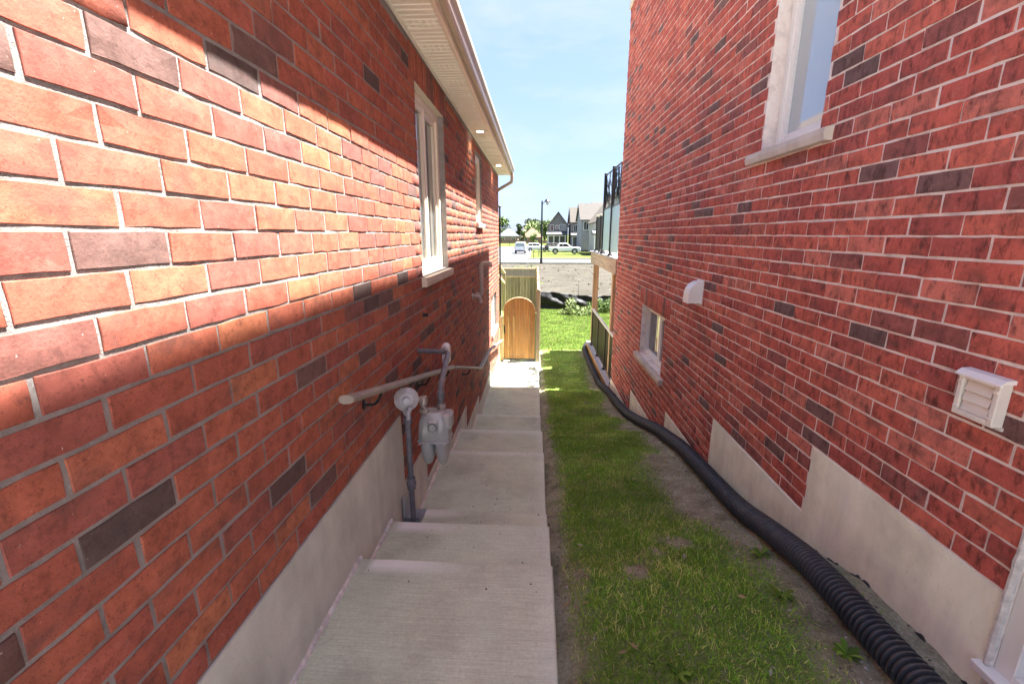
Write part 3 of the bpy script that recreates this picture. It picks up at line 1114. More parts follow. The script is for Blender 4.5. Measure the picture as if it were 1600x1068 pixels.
# ============ RIGHT HOUSE
XR = 1.54
chR, modR = .0804, .2365
refR = -.088-.0804*40
snapR = lambda z: refR + round((z-refR)/chR)*chR
R_BOT = [(YF, 2.31, snapR(-1.13)), (2.31, 3.62, snapR(-1.52)), (3.62, 4.94, snapR(-1.99)), (4.94, 6.78, snapR(-2.42)), (6.78, 8.62, snapR(-2.85))]
R_TOP = 4.90
V1 = (2.70, 3.36, snapR(.555), snapR(1.95))
V2 = (5.26, 6.40, snapR(-1.66), snapR(-.97))
DOOR = (.33, 1.27, -1.41, .72)
BAND = (7.4, 8.62, 3.66, 3.78)
SOLD2 = (5.06, 6.60, snapR(-.97), snapR(-.97)+3*chR)
rh = empty('brick_house', (5, 3, -1.6), 'taller red brick house on the right with textured bricks and pale mortar', 'house')
rwall = wall_sheet(XR, -1, YF, 8.62, -3.4, R_TOP, [V1, V2, DOOR], R_BOT, .0034, .13).build('wall', M['mortarR'], rh)
palR = [(18, (.53, .128, .092)), (15, (.57, .150, .104)), (12, (.48, .112, .086)), (8, (.60, .190, .140)), (9, (.42, .104, .084)), (5, (.31, .104, .090)), (2.4, (.215, .118, .108)), (1.6, (.165, .104, .097))]
TR = brick_templates(14, .0014, random.Random(4), .0014)
cr = lay_courses(YF, 8.62, R_TOP, R_BOT, [V1, V2, DOOR, SOLD2], modR, chR, refR, 1.615, .0105, 6)
y = SOLD2[0]
while y < SOLD2[1]-.04:
    cr.append((y+.0402, (SOLD2[2]+SOLD2[3])/2, .070, 3*chR-.011, False)); y += .0804
wall_bricks(rwall, XR, -1, cr, palR, M['brickR'], .0034, TR)
foundation(rh, XR, -1, [b for b in R_BOT[1:]] + [(1.275, 2.31, R_BOT[0][2]), (YF, .325, R_BOT[0][2])], M['foundR'], .004, 1.5)
# dark membrane strip and rubble at the foot of the near foundation
mm = MB(); n = 60
for i in range(n):
    pass
ys_ = np.linspace(.2, 2.7, 200)
top = [(XR-.012-.004*mnoise.noise((yy*9, 0, 0)), yy, float(gz(XR, yy))-.005+.03*mnoise.noise((yy*5, 2, 0))+.03*mnoise.noise((yy*17, 2, 0))+.02*mnoise.noise((yy*41, 2, 0))) for yy in ys_]
i0 = 0
for t in top: mm.v += [t, (XR-.02, t[1], t[2]-.30), (XR+.02, t[1], t[2]-.30), (XR+.02, t[1], t[2])]
for i in range(len(top)-1):
    for q in range(4):
        a = i*4+q; b = i*4+(q+1) % 4; mm.f.append((a, b, b+4, a+4))
mm.build('damp_membrane', plain('black_membrane', (.03, .028, .028), .7, 0, .4, 30, .5, 40), rh)
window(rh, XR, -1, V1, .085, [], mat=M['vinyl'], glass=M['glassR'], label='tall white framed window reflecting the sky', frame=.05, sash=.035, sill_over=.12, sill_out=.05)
window(rh, XR, -1, V2, .07, [5.70], mat=M['vinyl'], glass=M['glass'], label='white framed basement window with stone sill', frame=.05, sash=.035, sill_over=.13, sill_out=.06)
# side door
d = rect_ring(MB(), XR+.012, XR+.12, DOOR[0], DOOR[1], DOOR[2], DOOR[3], .06, .03).build('door', M['vinyl'], rh)
d['label'] = 'white side door frame'
MB().bbox(XR+.07, XR+.11, DOOR[0]+.06, DOOR[1]-.06, DOOR[2]+.03, DOOR[3]-.06, .004).build('door_leaf', plain('pale_door', (.62, .66, .66), .4, 0, .04, 2), d)
MB().bbox(XR-.035, XR+.115, DOOR[0]-.03, DOOR[1]+.03, DOOR[2]-.03, DOOR[2]+.001, .004).build('threshold', M['vinyl'], d)
cbm = MB(); pts = [(XR-.004+.003*mnoise.noise((z*19, 0, 2)), DOOR[1]+.006+.006*mnoise.noise((z*23, 1, 2)), z) for z in np.linspace(DOOR[2], DOOR[3], 70)]
cbm.tube(pts, [.012+.006*mnoise.noise((p[2]*31, 8, 0)) for p in pts], 7).build('caulk', M['caulk'], d, True)
MB().lathe((XR+.07, DOOR[0]+.13, -.45), (-1, 0, 0), [(.026, 0), (.026, .008), (.012, .012), (.012, .035), (.028, .04), (.028, .065), (.012, .07)], 16).build('handle', M['steel'], d, True)
# precast band, rear wall, eaves, roof
MB().bbox(XR-.02, XR+.05, YF, 8.66, 3.66, 3.78, .006).build('stone_band', M['sill'], rh)
MB().box(XR+.004, 10, 8.53, 8.612, -3.4, R_TOP).build('rear_wall', plain('rear_red_brick', (.34, .085, .06), .9, 0, .3, 14, .4, 30), rh)
b2 = MB(); b2.box(XR+.131, 10, YF, YF+.1, -3.4, R_TOP); b2.box(9.9, 10, YF+.1, 8.53, -3.4, R_TOP); b2.build('side_wall', M['mortarR'], rh)
MB().box(1.275, XR+.02, YF, 8.62, R_TOP+.002, R_TOP+.02).build('soffit', M['soffit'], rh)
MB().bbox(1.25, 1.275, YF, 8.62, R_TOP-.01, R_TOP+.16, .004).build('fascia', M['fascia'], rh)
MB().prism([(a*-1+(1.25-(-EX)+.0)+.018, b-L_TOP+R_TOP) for a, b in P], 8.62-YF, 'y', YF).build('gutter', M['gutter'], rh)
r2 = MB(); r2.prism([(1.20, R_TOP+.165), (5.75, R_TOP+2.3), (10.3, R_TOP+.165), (10.3, R_TOP+.10), (5.75, R_TOP+2.2), (1.20, R_TOP+.14)], 8.66-YF, 'y', YF).build('roof', M['shingle'], rh)
gb = MB()
for yy in (YF+.05, 8.57):
    gb.poly([(XR+.03, yy, R_TOP+.03), (5.75, yy, R_TOP+2.15), (10, yy, R_TOP+.03)])
gb.build('gable', M['soffit'], rh)
# ------------------------------------------------------------------ wall fixtures, right
# louvred dryer vent
def box_vent():
    yc, zc = 1.50, -.545
    r = empty('wall_vent', (XR, yc, zc), 'cream louvred exhaust vent cover near the right edge', 'vent')
    w, h = .145, .15
    x1 = XR-.012; x0 = XR-.040
    rect_ring(MB(), XR-.001, x0, yc-w/2, yc+w/2, zc-h/2, zc+h/2, .020).build('frame', M['cream'], r)
    MB().box(XR-.002, XR-.010, yc-w/2+.02, yc+w/2-.02, zc-h/2+.02, zc+h/2-.02).build('back_plate', M['cream'], r)
    lh_ = (h-.044)/3
    for k in range(3):
        za = zc-h/2+.022+k*lh_
        MB().prism([(x0+.003, za+.001), (x0+.007, za-.001), (x0+.017, za+lh_+.003), (x0+.012, za+lh_+.003)], w-.052, 'y', yc-w/2+.026).build('louvre', M['cream'], r)
    # hooded top
    MB().prism([(XR-.001, zc+h/2+.001), (XR-.001, zc+h/2+.016), (x0+.008, zc+h/2+.014), (x0-.010, zc+h/2-.001), (x0-.010, zc+h/2-.008), (x0-.001, zc+h/2-.008), (x0-.001, zc+h/2+.001)], w+.012, 'y', yc-w/2-.006).build('hood', M['whiteplastic'], r)
    for a in (-1, 1):
        for b in (-1, 1):
            MB().bbox(x0-.004, x0+.002, yc+a*(w/2-.012)-.008, yc+a*(w/2-.012)+.008, zc+b*(h/2-.03)-.005, zc+b*(h/2-.03)+.005, .002).build('clip', M['cream'], r)
    pts = [(XR-.004, yc-w/2-.004+(w+.008)*t, zc-h/2-.004+.004*mnoise.noise((t*20, 1, 1))) for t in np.linspace(0, 1, 20)]
    MB().tube(pts, [.008+.004*mnoise.noise((p[1]*60, 2, 2)) for p in pts], 6).build('sealant', M['caulk'], r, True)
box_vent()
def hood_vent():
    yc, zc = 4.22, -.535
    r = empty('hood_vent', (XR, yc, zc), 'white hooded exhaust vent above the basement window of the right house', 'vent')
    w = .145; mb = MB()
    prof = [(0, .11), (.045, .108), (.085, .085), (.115, .045), (.128, 0), (.130, -.09)]
    V = []
    for (o, z) in prof: V.append((XR-o, z))
    poly = [(XR-.001, zc+.11)] + [(x, zc+z) for x, z in V[1:]] + [(XR-.118, zc-.09), (XR-.112, zc-.01), (XR-.09, zc+.05), (XR-.06, zc+.08), (XR-.001, zc+.085)]
    mb.prism(poly, w, 'y', yc-w/2).build('hood', M['whiteplastic'], r)
    for a in (-1, 1):
        MB().prism([(XR-.001, zc+.084)] + [(XR-.06, zc+.079), (XR-.09, zc+.049), (XR-.112, zc-.011), (XR-.117, zc-.088), (XR-.001, zc-.088)], .006, 'y', yc+a*(w/2-.004)-.003).build('cheek', M['whiteplastic'], r)
    MB().bbox(XR-.001, XR-.008, yc-w/2-.015, yc+w/2+.015, zc-.10, zc+.125, .003).build('flange', M['whiteplastic'], r)
    MB().prism([(XR-.01, zc+.05), (XR-.016, zc+.05), (XR-.05, zc-.075), (XR-.044, zc-.075)], w-.02, 'y', yc-w/2+.01).build('flap', M['cream'], r)
hood_vent()

# corrugated drain pipe lying along the right foundation
def drain_pipe():
    ctl = [(1.335, .2), (1.335, .7), (1.33, 1.2), (1.32, 1.55), (1.33, 1.9), (1.36, 2.3), (1.385, 2.8), (1.395, 3.2), (1.40, 3.7), (1.40, 4.4), (1.395, 5.2), (1.385, 6.0), (1.38, 6.8), (1.375, 7.6), (1.375, 8.4), (1.38, 9.4), (1.385, 10.6), (1.39, 11.8), (1.43, 12.5), (1.55, 13.0)]
    ys = [c[1] for c in ctl]; xs = [c[0] for c in ctl]
    R = .066
    pts, rs = [], []
    y = .2; k = 0
    while y < 12.95:
        x = float(np.interp(y, ys, xs)) + .018*mnoise.noise((y*.9, 4, 0))
        z = float(gz(x, y)) + R + .004 + .014*mnoise.noise((y*1.1, 9, 0))
        pts.append((x, y, z)); rs.append((R, R, R-.011, R-.011)[k % 4])
        y += .0057; k += 1
    # smooth the heights
    P_ = np.array(pts); kk = np.ones(81)/81
    pad = np.pad(P_, ((40, 40), (0, 0)), 'edge')
    P_ = np.stack([np.convolve(pad[:, i], kk, 'valid') for i in range(3)], 1)
    n = 24; N = len(P_)
    T = np.gradient(P_, axis=0); T /= np.linalg.norm(T, axis=1)[:, None]
    A = np.cross(T, [0, 0, 1]); A /= np.linalg.norm(A, axis=1)[:, None]; B = np.cross(A, T)
    an = np.linspace(0, 2*np.pi, n, endpoint=False)
    V = P_[:, None]+(A[:, None]*np.cos(an)[None, :, None]+B[:, None]*np.sin(an)[None, :, None])*np.array(rs)[:, None, None]
    V = V.reshape(-1, 3)
    i = np.arange(N-1)[:, None]*n; j = np.arange(n)[None]; j2 = (np.arange(n)+1)[None] % n
    F = np.stack([(i+j).ravel(), (i+j2).ravel(), (i+n+j2).ravel(), (i+n+j).ravel()], 1)
    me = np_mesh('drain_pipe', V, F, M['hose'], None, 'tint', True); me.set_sharp_from_angle(angle=rad(32))
    o = link('drain_pipe', me)
    tag(o, 'long black corrugated drain pipe lying along the right foundation', 'drain pipe')
drain_pipe()

# ------------------------------------------------------------------ wall fixtures, left
def bend(pts, r=.04, n=6):
    """round the corners of a polyline"""
    P_ = [Vector(p) for p in pts]; out = [P_[0]]
    for k in range(1, len(P_)-1):
        a, b, c = P_[k-1], P_[k], P_[k+1]
        da = (a-b); dc = (c-b); q = min(r, da.length*.45, dc.length*.45)
        s_, e_ = b+da.normalized()*q, b+dc.normalized()*q
        for t in range(n+1):
            u = t/n; out.append((1-u)**2*s_+2*u*(1-u)*b+u*u*e_)
    out.append(P_[-1]); return out

def gas_meter():
    r = empty('gas_meter', (-.72, 2.42, -1.88), 'grey gas meter with round regulator and dark pipes on the left wall', 'gas meter')
    X, Y = -.755, 2.42
    MB().tube([(X, Y, -1.95), (X, Y, -1.04)], .017, 14).build('riser_pipe', M['pipe'], r, True)
    rp = MB()
    for z in (-1.50,): rp.lathe((X, Y, z-.04), (0, 0, 1), [(.018, 0), (.026, .004), (.026, .03), (.030, .034), (.030, .05), (.026, .054), (.026, .08), (.018, .084)], 14)
    rp.build('pipe_union', M['pipe'], r, True)
    MB().lathe((X, Y, -1.10), (0, 0, 1), [(.018, 0), (.027, .003), (.027, .045), (.018, .05)], 8).build('shutoff_valve', M['pipe'], r, True)
    w = MB()
    for t in range(3): w.lathe((X, Y, -1.875+t*.018), (0, 0, 1), [(.018, 0), (.0215, .004), (.018, .008)], 12)
    w.build('tape_wrap', M['cream'], r, True)
    # regulator: body under a large round diaphragm cover that faces the steps
    c = (X, Y, -.945); ax = Vector((.30, -.95, .12))
    MB().lathe(c, (0, 0, 1), [(.018, -.10), (.026, -.085), (.026, -.06), (.020, -.055), (.030, -.045), (.034, -.02), (.030, .01), (.012, .02)], 16).build('regulator_body', M['steel'], r, True)
    reg = MB().lathe(c, ax, [(.050, -.012), (.068, -.006), (.072, 0), (.072, .010), (.068, .015), (.056, .020), (.044, .032), (.026, .036), (.024, .036)], 28).build('regulator_cover', M['steel'], r, True)
    MB().lathe(Vector(c)+ax*.036, ax, [(.024, 0), (.024, .018), (.019, .022), (.019, .026), (.008, .027)], 18).build('cap', M['steel'], reg, True)
    bo = MB()
    for k in range(8):
        a = 2*math.pi*k/8; axn = ax.normalized(); u = axn.cross(Vector((0, 0, 1))).normalized(); v_ = axn.cross(u)
        bo.lathe(Vector(c)+axn*.010+(u*math.cos(a)+v_*math.sin(a))*.063, axn, [(.0045, 0), (.0045, .010)], 6)
    bo.build('bolt', M['steel'], reg)
    MB().tube([(X+.03, Y-.045, -.985), (X+.03, Y-.075, -1.0), (X+.03, Y-.08, -1.04)], .012, 10).build('vent_spout', M['steel'], r, True)
    # link pipe from regulator to meter inlet
    mx, my = -.615, 2.52
    MB().tube(bend([(X+.02, Y, -.965), (-.682, 2.47, -.955), (-.668, 2.49, -1.05)], .03), .015, 12).build('inlet_pipe', M['brass'], r, True)
    MB().lathe((-.671, 2.49, -.975), (0, 0, 1), [(.018, -.03), (.026, -.027), (.026, .0), (.022, .006), (.022, .02), (.008, .024)], 12).build('tee_fitting', M['brass'], r, True)
    # meter body
    b = MB()
    def oct_(cx, cy, hx, hy, z, k=.35):
        return [(cx-hx, cy-hy*(1-k), z), (cx-hx*(1-k), cy-hy, z), (cx+hx*(1-k), cy-hy, z), (cx+hx, cy-hy*(1-k), z), (cx+hx, cy+hy*(1-k), z), (cx+hx*(1-k), cy+hy, z), (cx-hx*(1-k), cy+hy, z), (cx-hx, cy+hy*(1-k), z)]
    def stack(levels):
        mb = MB()
        for (hx, hy, z, k) in levels: mb.v += oct_(mx, my, hx, hy, z, k)
        for i in range(len(levels)-1):
            for j in range(8):
                a = i*8+j; c2 = i*8+(j+1) % 8; mb.f.append((a, c2, c2+8, a+8))
        mb.f.append(tuple(range(8))[::-1]); e = (len(levels)-1)*8; mb.f.append(tuple(e+j for j in range(8)))
        return mb
    body = stack([(.090, .072, -1.235, .3), (.094, .075, -1.225, .3), (.092, .073, -1.17, .32), (.086, .068, -1.11, .38), (.074, .058, -1.07, .45), (.052, .044, -1.052, .5)]).build('meter_body', M['steelblue'], r, True)
    stack([(.098, .081, -1.243, .25), (.100, .083, -1.240, .25), (.100, .083, -1.232, .25), (.098, .081, -1.229, .25)]).build('flange', M['steelblue'], body, True)
    # index housing on the top front and screws
    MB().bbox(mx+.052, mx+.112, my-.055, my+.055, -1.165, -1.06, .014).build('index_box', M['steelblue'], body)
    MB().bbox(mx-.03, mx+.04, my-.082, my-.05, -1.175, -1.09, .012).build('index_window', M['steelblue'], body)
    sw = MB()
    for a in (-.078, -.028, .028, .078): sw.lathe((mx+a, my-.086, -1.236), (0, -1, 0), [(.006, 0), (.006, .008)], 6)
    sw.build('screw', M['steel'], body)
    dl = MB().lathe((mx+.005, my-.0825, -1.132), (0, -1, 0), [(.022, 0), (.026, .002), (.026, .006), (.023, .007)], 18).build('dial', M['black'], body, True)
    MB().lathe((mx+.005, my-.0895, -1.132), (0, -1, 0), [(.0225, 0), (.0225, .0008)], 18).build('dial_face', M['steelblue'], dl)
    # two diaphragm chambers below
    for a in (-1, 1):
        ch = MB(); cx = mx+a*.045
        prof = [(1.0, 0), (1.03, .035), (.97, .08), (.80, .122), (.52, .155), (.20, .170)]
        nn = 18
        for (q, h) in prof:
            for j in range(nn):
                an = 2*math.pi*j/nn
                ex = abs(math.cos(an))**.75*math.copysign(1, math.cos(an)); ey = abs(math.sin(an))**.75*math.copysign(1, math.sin(an))
                ch.v.append((cx+.043*q*ex, my+.072*q*ey, -1.243-h))
        for i in range(len(prof)-1):
            for j in range(nn):
                A = i*nn+j; B = i*nn+(j+1) % nn; ch.f.append((A, B, B+nn, A+nn))
        e = (len(prof)-1)*nn; ch.f.append(tuple(e+j for j in range(nn))); ch.f.append(tuple(range(nn)))
        ch.build('diaphragm_chamber', M['steelblue'], r, True)
    # inlet / outlet collars
    for (cx, cy) in ((-.668, 2.49), (-.578, 2.55)):
        MB().lathe((cx, cy, -1.068), (0, 0, 1), [(.026, 0), (.030, .006), (.030, .034), (.022, .038), (.022, .05)], 8).build('collar', M['brass'], r, True)
    # outlet: up, back along the wall and into the brick
    MB().tube(bend([(-.578, 2.55, -1.03), (-.578, 2.55, -.905), (-.63, 3.08, -.83), (-.90, 3.10, -.83)], .05), .0185, 14).build('outlet_pipe', M['pipe'], r, True)
    el = MB()
    el.lathe((-.578, 2.55, -.985), (0, 0, 1), [(.020, 0), (.026, .004), (.026, .045), (.02, .05)], 12)
    el.build('elbow_collar', M['pipe'], r, True)
    MB().lathe((-.66, 3.098, -.83), (-1, 0, 0), [(.020, 0), (.026, .004), (.026, .03), (.02, .034)], 12).build('elbow_collar', M['pipe'], r, True)
gas_meter()

def handrail():
    r = empty('handrail', (-.76, 3.5, -1.4), 'beige wall mounted handrail stepping down the left wall beside the gas meter', 'handrail')
    pts = [(-.765, 1.66, -.655), (-.765, 3.90, -1.20), (-.765, 5.95, -1.835), (-.765, 7.25, -1.90), (-.765, 10.0, -2.40)]
    def bar(a, b, w=.030, h=.017):
        a = Vector(a); b = Vector(b); t = (b-a).normalized(); sx = Vector((1, 0, 0)); u = sx.cross(t).normalized()
        mb = MB(); n = 16
        for p in (a, b):
            for j in range(n):
                an = 2*math.pi*j/n
                c = math.copysign(abs(math.cos(an))**.8, math.cos(an)); s_ = math.copysign(abs(math.sin(an))**.8, math.sin(an))
                mb.v.append(tuple(p+sx*w*c+u*h*s_))
        for j in range(n): mb.f.append((j, (j+1) % n, (j+1) % n+n, j+n))
        mb.f.append(tuple(range(n))); mb.f.append(tuple(range(n, 2*n)))
        return mb
    for k in range(len(pts)-1):
        a = Vector(pts[k]); b = Vector(pts[k+1]); t = (b-a).normalized()
        bar(a+t*(.012 if k else 0), b-t*.012).build('rail', M['railcap'], r, True)
        if k < len(pts)-2:
            MB().lathe(b-t*.03, t, [(.016, 0), (.021, .006), (.021, .054), (.016, .06)], 16).build('joiner', M['railcap'], r, True)
    ecap = Vector(pts[0]); t = (Vector(pts[1])-ecap).normalized()
    bar(ecap-t*.008, ecap-t*.0005, .0315, .0185).build('end_cap', M['railcap'], r, True)
    for yy in (2.05, 3.05, 3.75, 5.0, 6.6, 8.2, 9.4):
        z = float(np.interp(yy, [p[1] for p in pts], [p[2] for p in pts]))
        MB().tube(bend([(XL-.005, yy, z-.085), (-.795, yy, z-.085), (-.765, yy, z-.024)], .03), .0075, 8).build('bracket', M['black'], r, True)
        MB().lathe((XL-.003, yy, z-.085), (1, 0, 0), [(.028, 0), (.028, .006), (.02, .012)], 14).build('bracket_plate', M['black'], r, True)
handrail()

def vent_pipes():
    for k, (yy, zlo, zhi) in enumerate(((6.42, -.86, -.40), (5.95, -.86, -.80))):
        if k == 0:
            r = empty('vent_pipe', (-.80, yy, zlo), 'tall grey plastic flue pipe with hooked top on the left wall', 'vent pipe')
            pts = bend([(XL-.02, yy, zlo), (-.79, yy, zlo), (-.79, yy, zhi), (-.66, yy+.02, zhi), (-.655, yy+.02, zhi-.06)], .06, 8)
        else:
            r = empty('vent_pipe', (-.80, yy, zlo), 'short grey plastic elbow pipe below the hooked flue on the left wall', 'vent pipe')
            pts = bend([(XL-.02, yy, zlo+.04), (-.76, yy, zlo+.04), (-.745, yy, zlo-.05)], .05, 8)
        MB().tube(pts, .028, 14).build('pipe', M['pvc'], r, True)
        MB().lathe((XL-.002, yy, zlo+(.04 if k else 0)), (1, 0, 0), [(.05, 0), (.05, .006), (.034, .012), (.034, .02)], 16).build('wall_flange', M['pvc'], r, True)
        if k == 0:
            MB().lathe((-.79, yy, zlo+.05), (0, 0, 1), [(.033, 0), (.033, .05)], 14).build('coupling', M['pvc'], r, True)
            MB().lathe((-.79, yy, zhi-.12), (0, 0, 1), [(.033, 0), (.033, .06)], 14).build('coupling', M['pvc'], r, True)
vent_pipes()

# white electrical cover on the wall above the rail
r = empty('outlet_box', (XL, 3.95, -1.1), 'white weatherproof outlet box on the left wall behind the gas pipe', 'outlet box')
MB().bbox(XL-.001, XL+.035, 3.90, 4.02, -1.17, -.99, .008).build('box', M['whiteplastic'], r)
MB().prism([(XL+.036, -1.165), (XL+.062, -1.165), (XL+.062, -1.02), (XL+.036, -.99)], .11, 'y', 3.905).build('lid', M['whiteplastic'], r)
# small black wall eye
r = MB().lathe((XL-.002, 3.30, -.60), (1, 0, 0), [(.022, 0), (.022, .006), (.015, .010), (.013, .03), (.016, .034), (.010, .045)], 12).build('hose_hook', M['black'], None, True)
tag(r, 'small black knob on the left wall above the gas pipe', 'knob')
# galvanised flashing by the riser
r = empty('metal_flashing', (-.82, 2.62, -1.8), 'bent grey metal flashing at the foot of the left wall behind the gas riser', 'flashing')
MB().prism([(2.50, -1.66), (2.68, -1.72), (2.70, -1.87), (2.50, -1.87)], .004, 'x', -.848).build('upright', M['zinc'], r)
MB().bbox(-.848, -.735, 2.497, 2.503, -1.87, -1.80, .001).build('front_flap', M['zinc'], r)
MB().box(-.843, -.745, 2.504, 2.70, -1.874, -1.870).build('base_flap', M['zinc'], r)

# ------------------------------------------------------------------ gate and fences
GYY = 10.86
def arched_gate():
    r = empty('gate', (-.40, GYY, -3.1), 'arched cedar board gate with black latch at the end of the walkway', 'gate')
    x0, x1, zb, zs, za = -.80, .0, -3.08, -1.86, -1.52
    top = lambda x: zs+(za-zs)*math.sqrt(max(0, 1-((x-(x0+x1)/2)/((x1-x0)/2))**2))
    n = 6; w = (x1-x0)/n
    for k in range(n):
        a = x0+k*w+.0015; b = x0+(k+1)*w-.0015
        poly = [(a, zb), (b, zb)] + [(b+(a-b)*t/8, top(b+(a-b)*t/8)) for t in range(9)]
        MB().prism(poly, .019, 'y', GYY+.002*(k % 2)).build('board', M['gate'], r)
    MB().bbox(x0-.005, x1+.005, GYY-.004, GYY+.045, zb-.035, zb-.001, .003).build('bottom_rail', M['black'], r)
    for z in (zb+.25, zs-.12): MB().bbox(x0, x1, GYY+.022, GYY+.06, z, z+.09, .003).build('back_rail', M['gate'], r)
    m2 = MB(); N = 20; out = [(x0+(x1-x0)*t/N) for t in range(N+1)]
    pts = [(x, GYY+.008, top(x)+.004) for x in out]
    m2.tube(pts, .011, 8).build('arch_trim', M['lumber'], r, True)
    la = MB().bbox(x0+.015, x0+.045, GYY-.012, GYY-.001, -2.42, -2.22, .003).build('latch', M['black'], r)
    MB().tube(bend([(x0+.03, GYY-.01, -2.26), (x0+.03, GYY-.05, -2.27), (x0+.03, GYY-.05, -2.38), (x0+.03, GYY-.01, -2.39)], .02), .006, 8).build('handle', M['black'], la, True)
arched_gate()

post_me = MB().bbox(-.045, .045, -.045, .045, 0, 1.9, .006).mesh('post', M['fence'])
def lattice(mb, p0, p1, z0, z1, t=.008, step=.075, w=.052):
    """diagonal strips between two ground points (2D), from z0 to z1"""
    p0 = Vector((p0[0], p0[1], 0)); p1 = Vector((p1[0], p1[1], 0)); d = p1-p0; L = d.length; u = d/L; nrm = Vector((-u.y, u.x, 0))
    h = z1-z0
    for sgn in (1, -1):
        s = -h
        while s < L:
            a0, b0 = (s, z0), (s+h, z1)
            if sgn < 0: a0, b0 = (s, z1), (s+h, z0)
            # clip to 0..L
            ta = max(0, -a0[0]/h) if a0[0] < 0 else 0
            tb = min(1, (L-a0[0])/h)
            if tb > ta:
                A = (a0[0]+h*ta, a0[1]+(b0[1]-a0[1])*ta); B = (a0[0]+h*tb, a0[1]+(b0[1]-a0[1])*tb)
                o = nrm*(t*.5*sgn)
                q = w*.7
                pa = p0+u*A[0]+o; pb = p0+u*B[0]+o
                i = len(mb.v)
                for nn in (-t*.45, t*.45):
                    for p, z in ((pa, A[1]), (pb, B[1])):
                        for e in (-q/2, q/2):
                            P3 = p+nrm*nn; mb.v.append((P3.x, P3.y, z+e))
                for f in ((0, 1, 3, 2), (4, 6, 7, 5), (0, 2, 6, 4), (1, 5, 7, 3), (0, 4, 5, 1), (2, 3, 7, 6)): mb.f.append(tuple(i+k for k in f))
            s += step
def fence_run(name, label, pts_y=None, x=None, along='y', a=0, b=1, zb=-3.28, ht=1.9, lat=.34, bw=.135):
    r = empty('fence', (x if along == 'y' else (a+b)/2, (a+b)/2 if along == 'y' else x, zb), label, 'fence', 'weathered board fences')
    n = max(1, round((b-a)/bw)); bw = (b-a)/n
    ztop = zb+ht-lat-.05
    for k in range(n):
        t0 = a+k*bw
        mb = MB()
        off = .012 if k % 2 else -.012
        if along == 'y': mb.bbox(x-.009+off, x+.009+off, t0+.003, t0+bw-.003, zb+.04, ztop, .002)
        else: mb.bbox(t0+.003, t0+bw-.003, x-.009+off, x+.009+off, zb+.04, ztop, .002)
        mb.build('board', M['fence'], r)
    def rail(z0, z1, w):
        mb = MB()
        if along == 'y': mb.bbox(x-w, x+w, a, b, z0, z1, .004)
        else: mb.bbox(a, b, x-w, x+w, z0, z1, .004)
        mb.build('rail', M['lumber'] if z0 > ztop-.01 else M['fence'], r)
    rail(ztop+.001, ztop+.045, .03); rail(zb+ht-.045, zb+ht, .03)
    lt = MB()
    P0, P1 = ((x, a), (x, b)) if along == 'y' else ((a, x), (b, x))
    lattice(lt, P0, P1, ztop+.046, zb+ht-.046)
    lo = lt.build('lattice', M['lattice'], r)
    k = 0
    m = max(1, round((b-a)/2.4))
    for k in range(m+1):
        t0 = a+(b-a)*k/m
        po = link('post', post_me, r)
        po.location = (x, t0, zb) if along == 'y' else (t0, x, zb)
        po.scale = (1, 1, (ht+.04)/1.9)
fence_run('fence', 'side fence running back from the arched gate, seen nearly edge on', x=.075, along='y', a=10.9, b=18.95, zb=-3.27)
fence_run('fence', 'board fence with lattice top standing behind the arched gate', x=19.0, along='x', a=-4.2, b=.03, zb=-3.30)
# gate posts
for xx, lab in ((-.843, 'timber gate post against the left house wall'), (.058, 'timber gate post on the lawn side of the gate')):
    o = MB().bbox(xx-.038, xx+.038, GYY-.03, GYY+.046, -3.3, -1.34 if xx > 0 else -2.0, .005)
    if xx > 0: o.prism([(xx-.045, -1.34), (xx+.045, -1.34), (xx, -1.30)], .09, 'y', GYY-.037)
    tag(o.build('gate_post', M['fence'] if xx > 0 else M['lumber']), lab, 'post', 'gate posts')
# sloping stair handrail behind the left house
r = empty('stair_rail', (-1.3, 15, -2.2), 'sloping timber stair rail past the far corner of the left house', 'stair rail')
def bar3(a, b, w, h, name, mat, parent):
    a = Vector(a); b = Vector(b); t = (b-a).normalized(); s_ = t.cross(Vector((0, 0, 1))).normalized(); u = s_.cross(t)
    mb = MB()
    for p in (a, b):
        for q in ((-1, -1), (1, -1), (1, 1), (-1, 1)): mb.v.append(tuple(p+s_*w*q[0]+u*h*q[1]))
    mb.f += [(0, 1, 2, 3), (7, 6, 5, 4), (0, 4, 5, 1), (1, 5, 6, 2), (2, 6, 7, 3), (3, 7, 4, 0)]
    return mb.build(name, mat, parent)
bar3((-1.28, 13.2, -.62), (-1.28, 18.2, -1.55), .05, .04, 'cap_rail', M['fence'], r)
bar3((-1.28, 13.2, -1.0), (-1.28, 18.2, -1.95), .03, .05, 'lower_rail', M['fence'], r)
for yy in (13.3, 15.7, 18.1):
    zt = -.62-(yy-13.2)*.186
    MB().bbox(-1.325, -1.235, yy-.045, yy+.045, -3.32, zt-.05, .004).build('post', M['fence'], r)
# black post with cap past the corner
r = empty('metal_post', (-.99, 11.9, -3.25), 'tall thin black post past the far corner of the left house', 'post')
MB().bbox(-.975, -.935, 11.88, 11.92, -3.27, .68, .004).build('shaft', M['black'], r)
MB().lathe((-.955, 11.90, .68), (0, 0, 1), [(.035, 0), (.040, .01), (.04, .03), (.02, .05), (.012, .07)], 12).build('cap', M['black'], r, True)

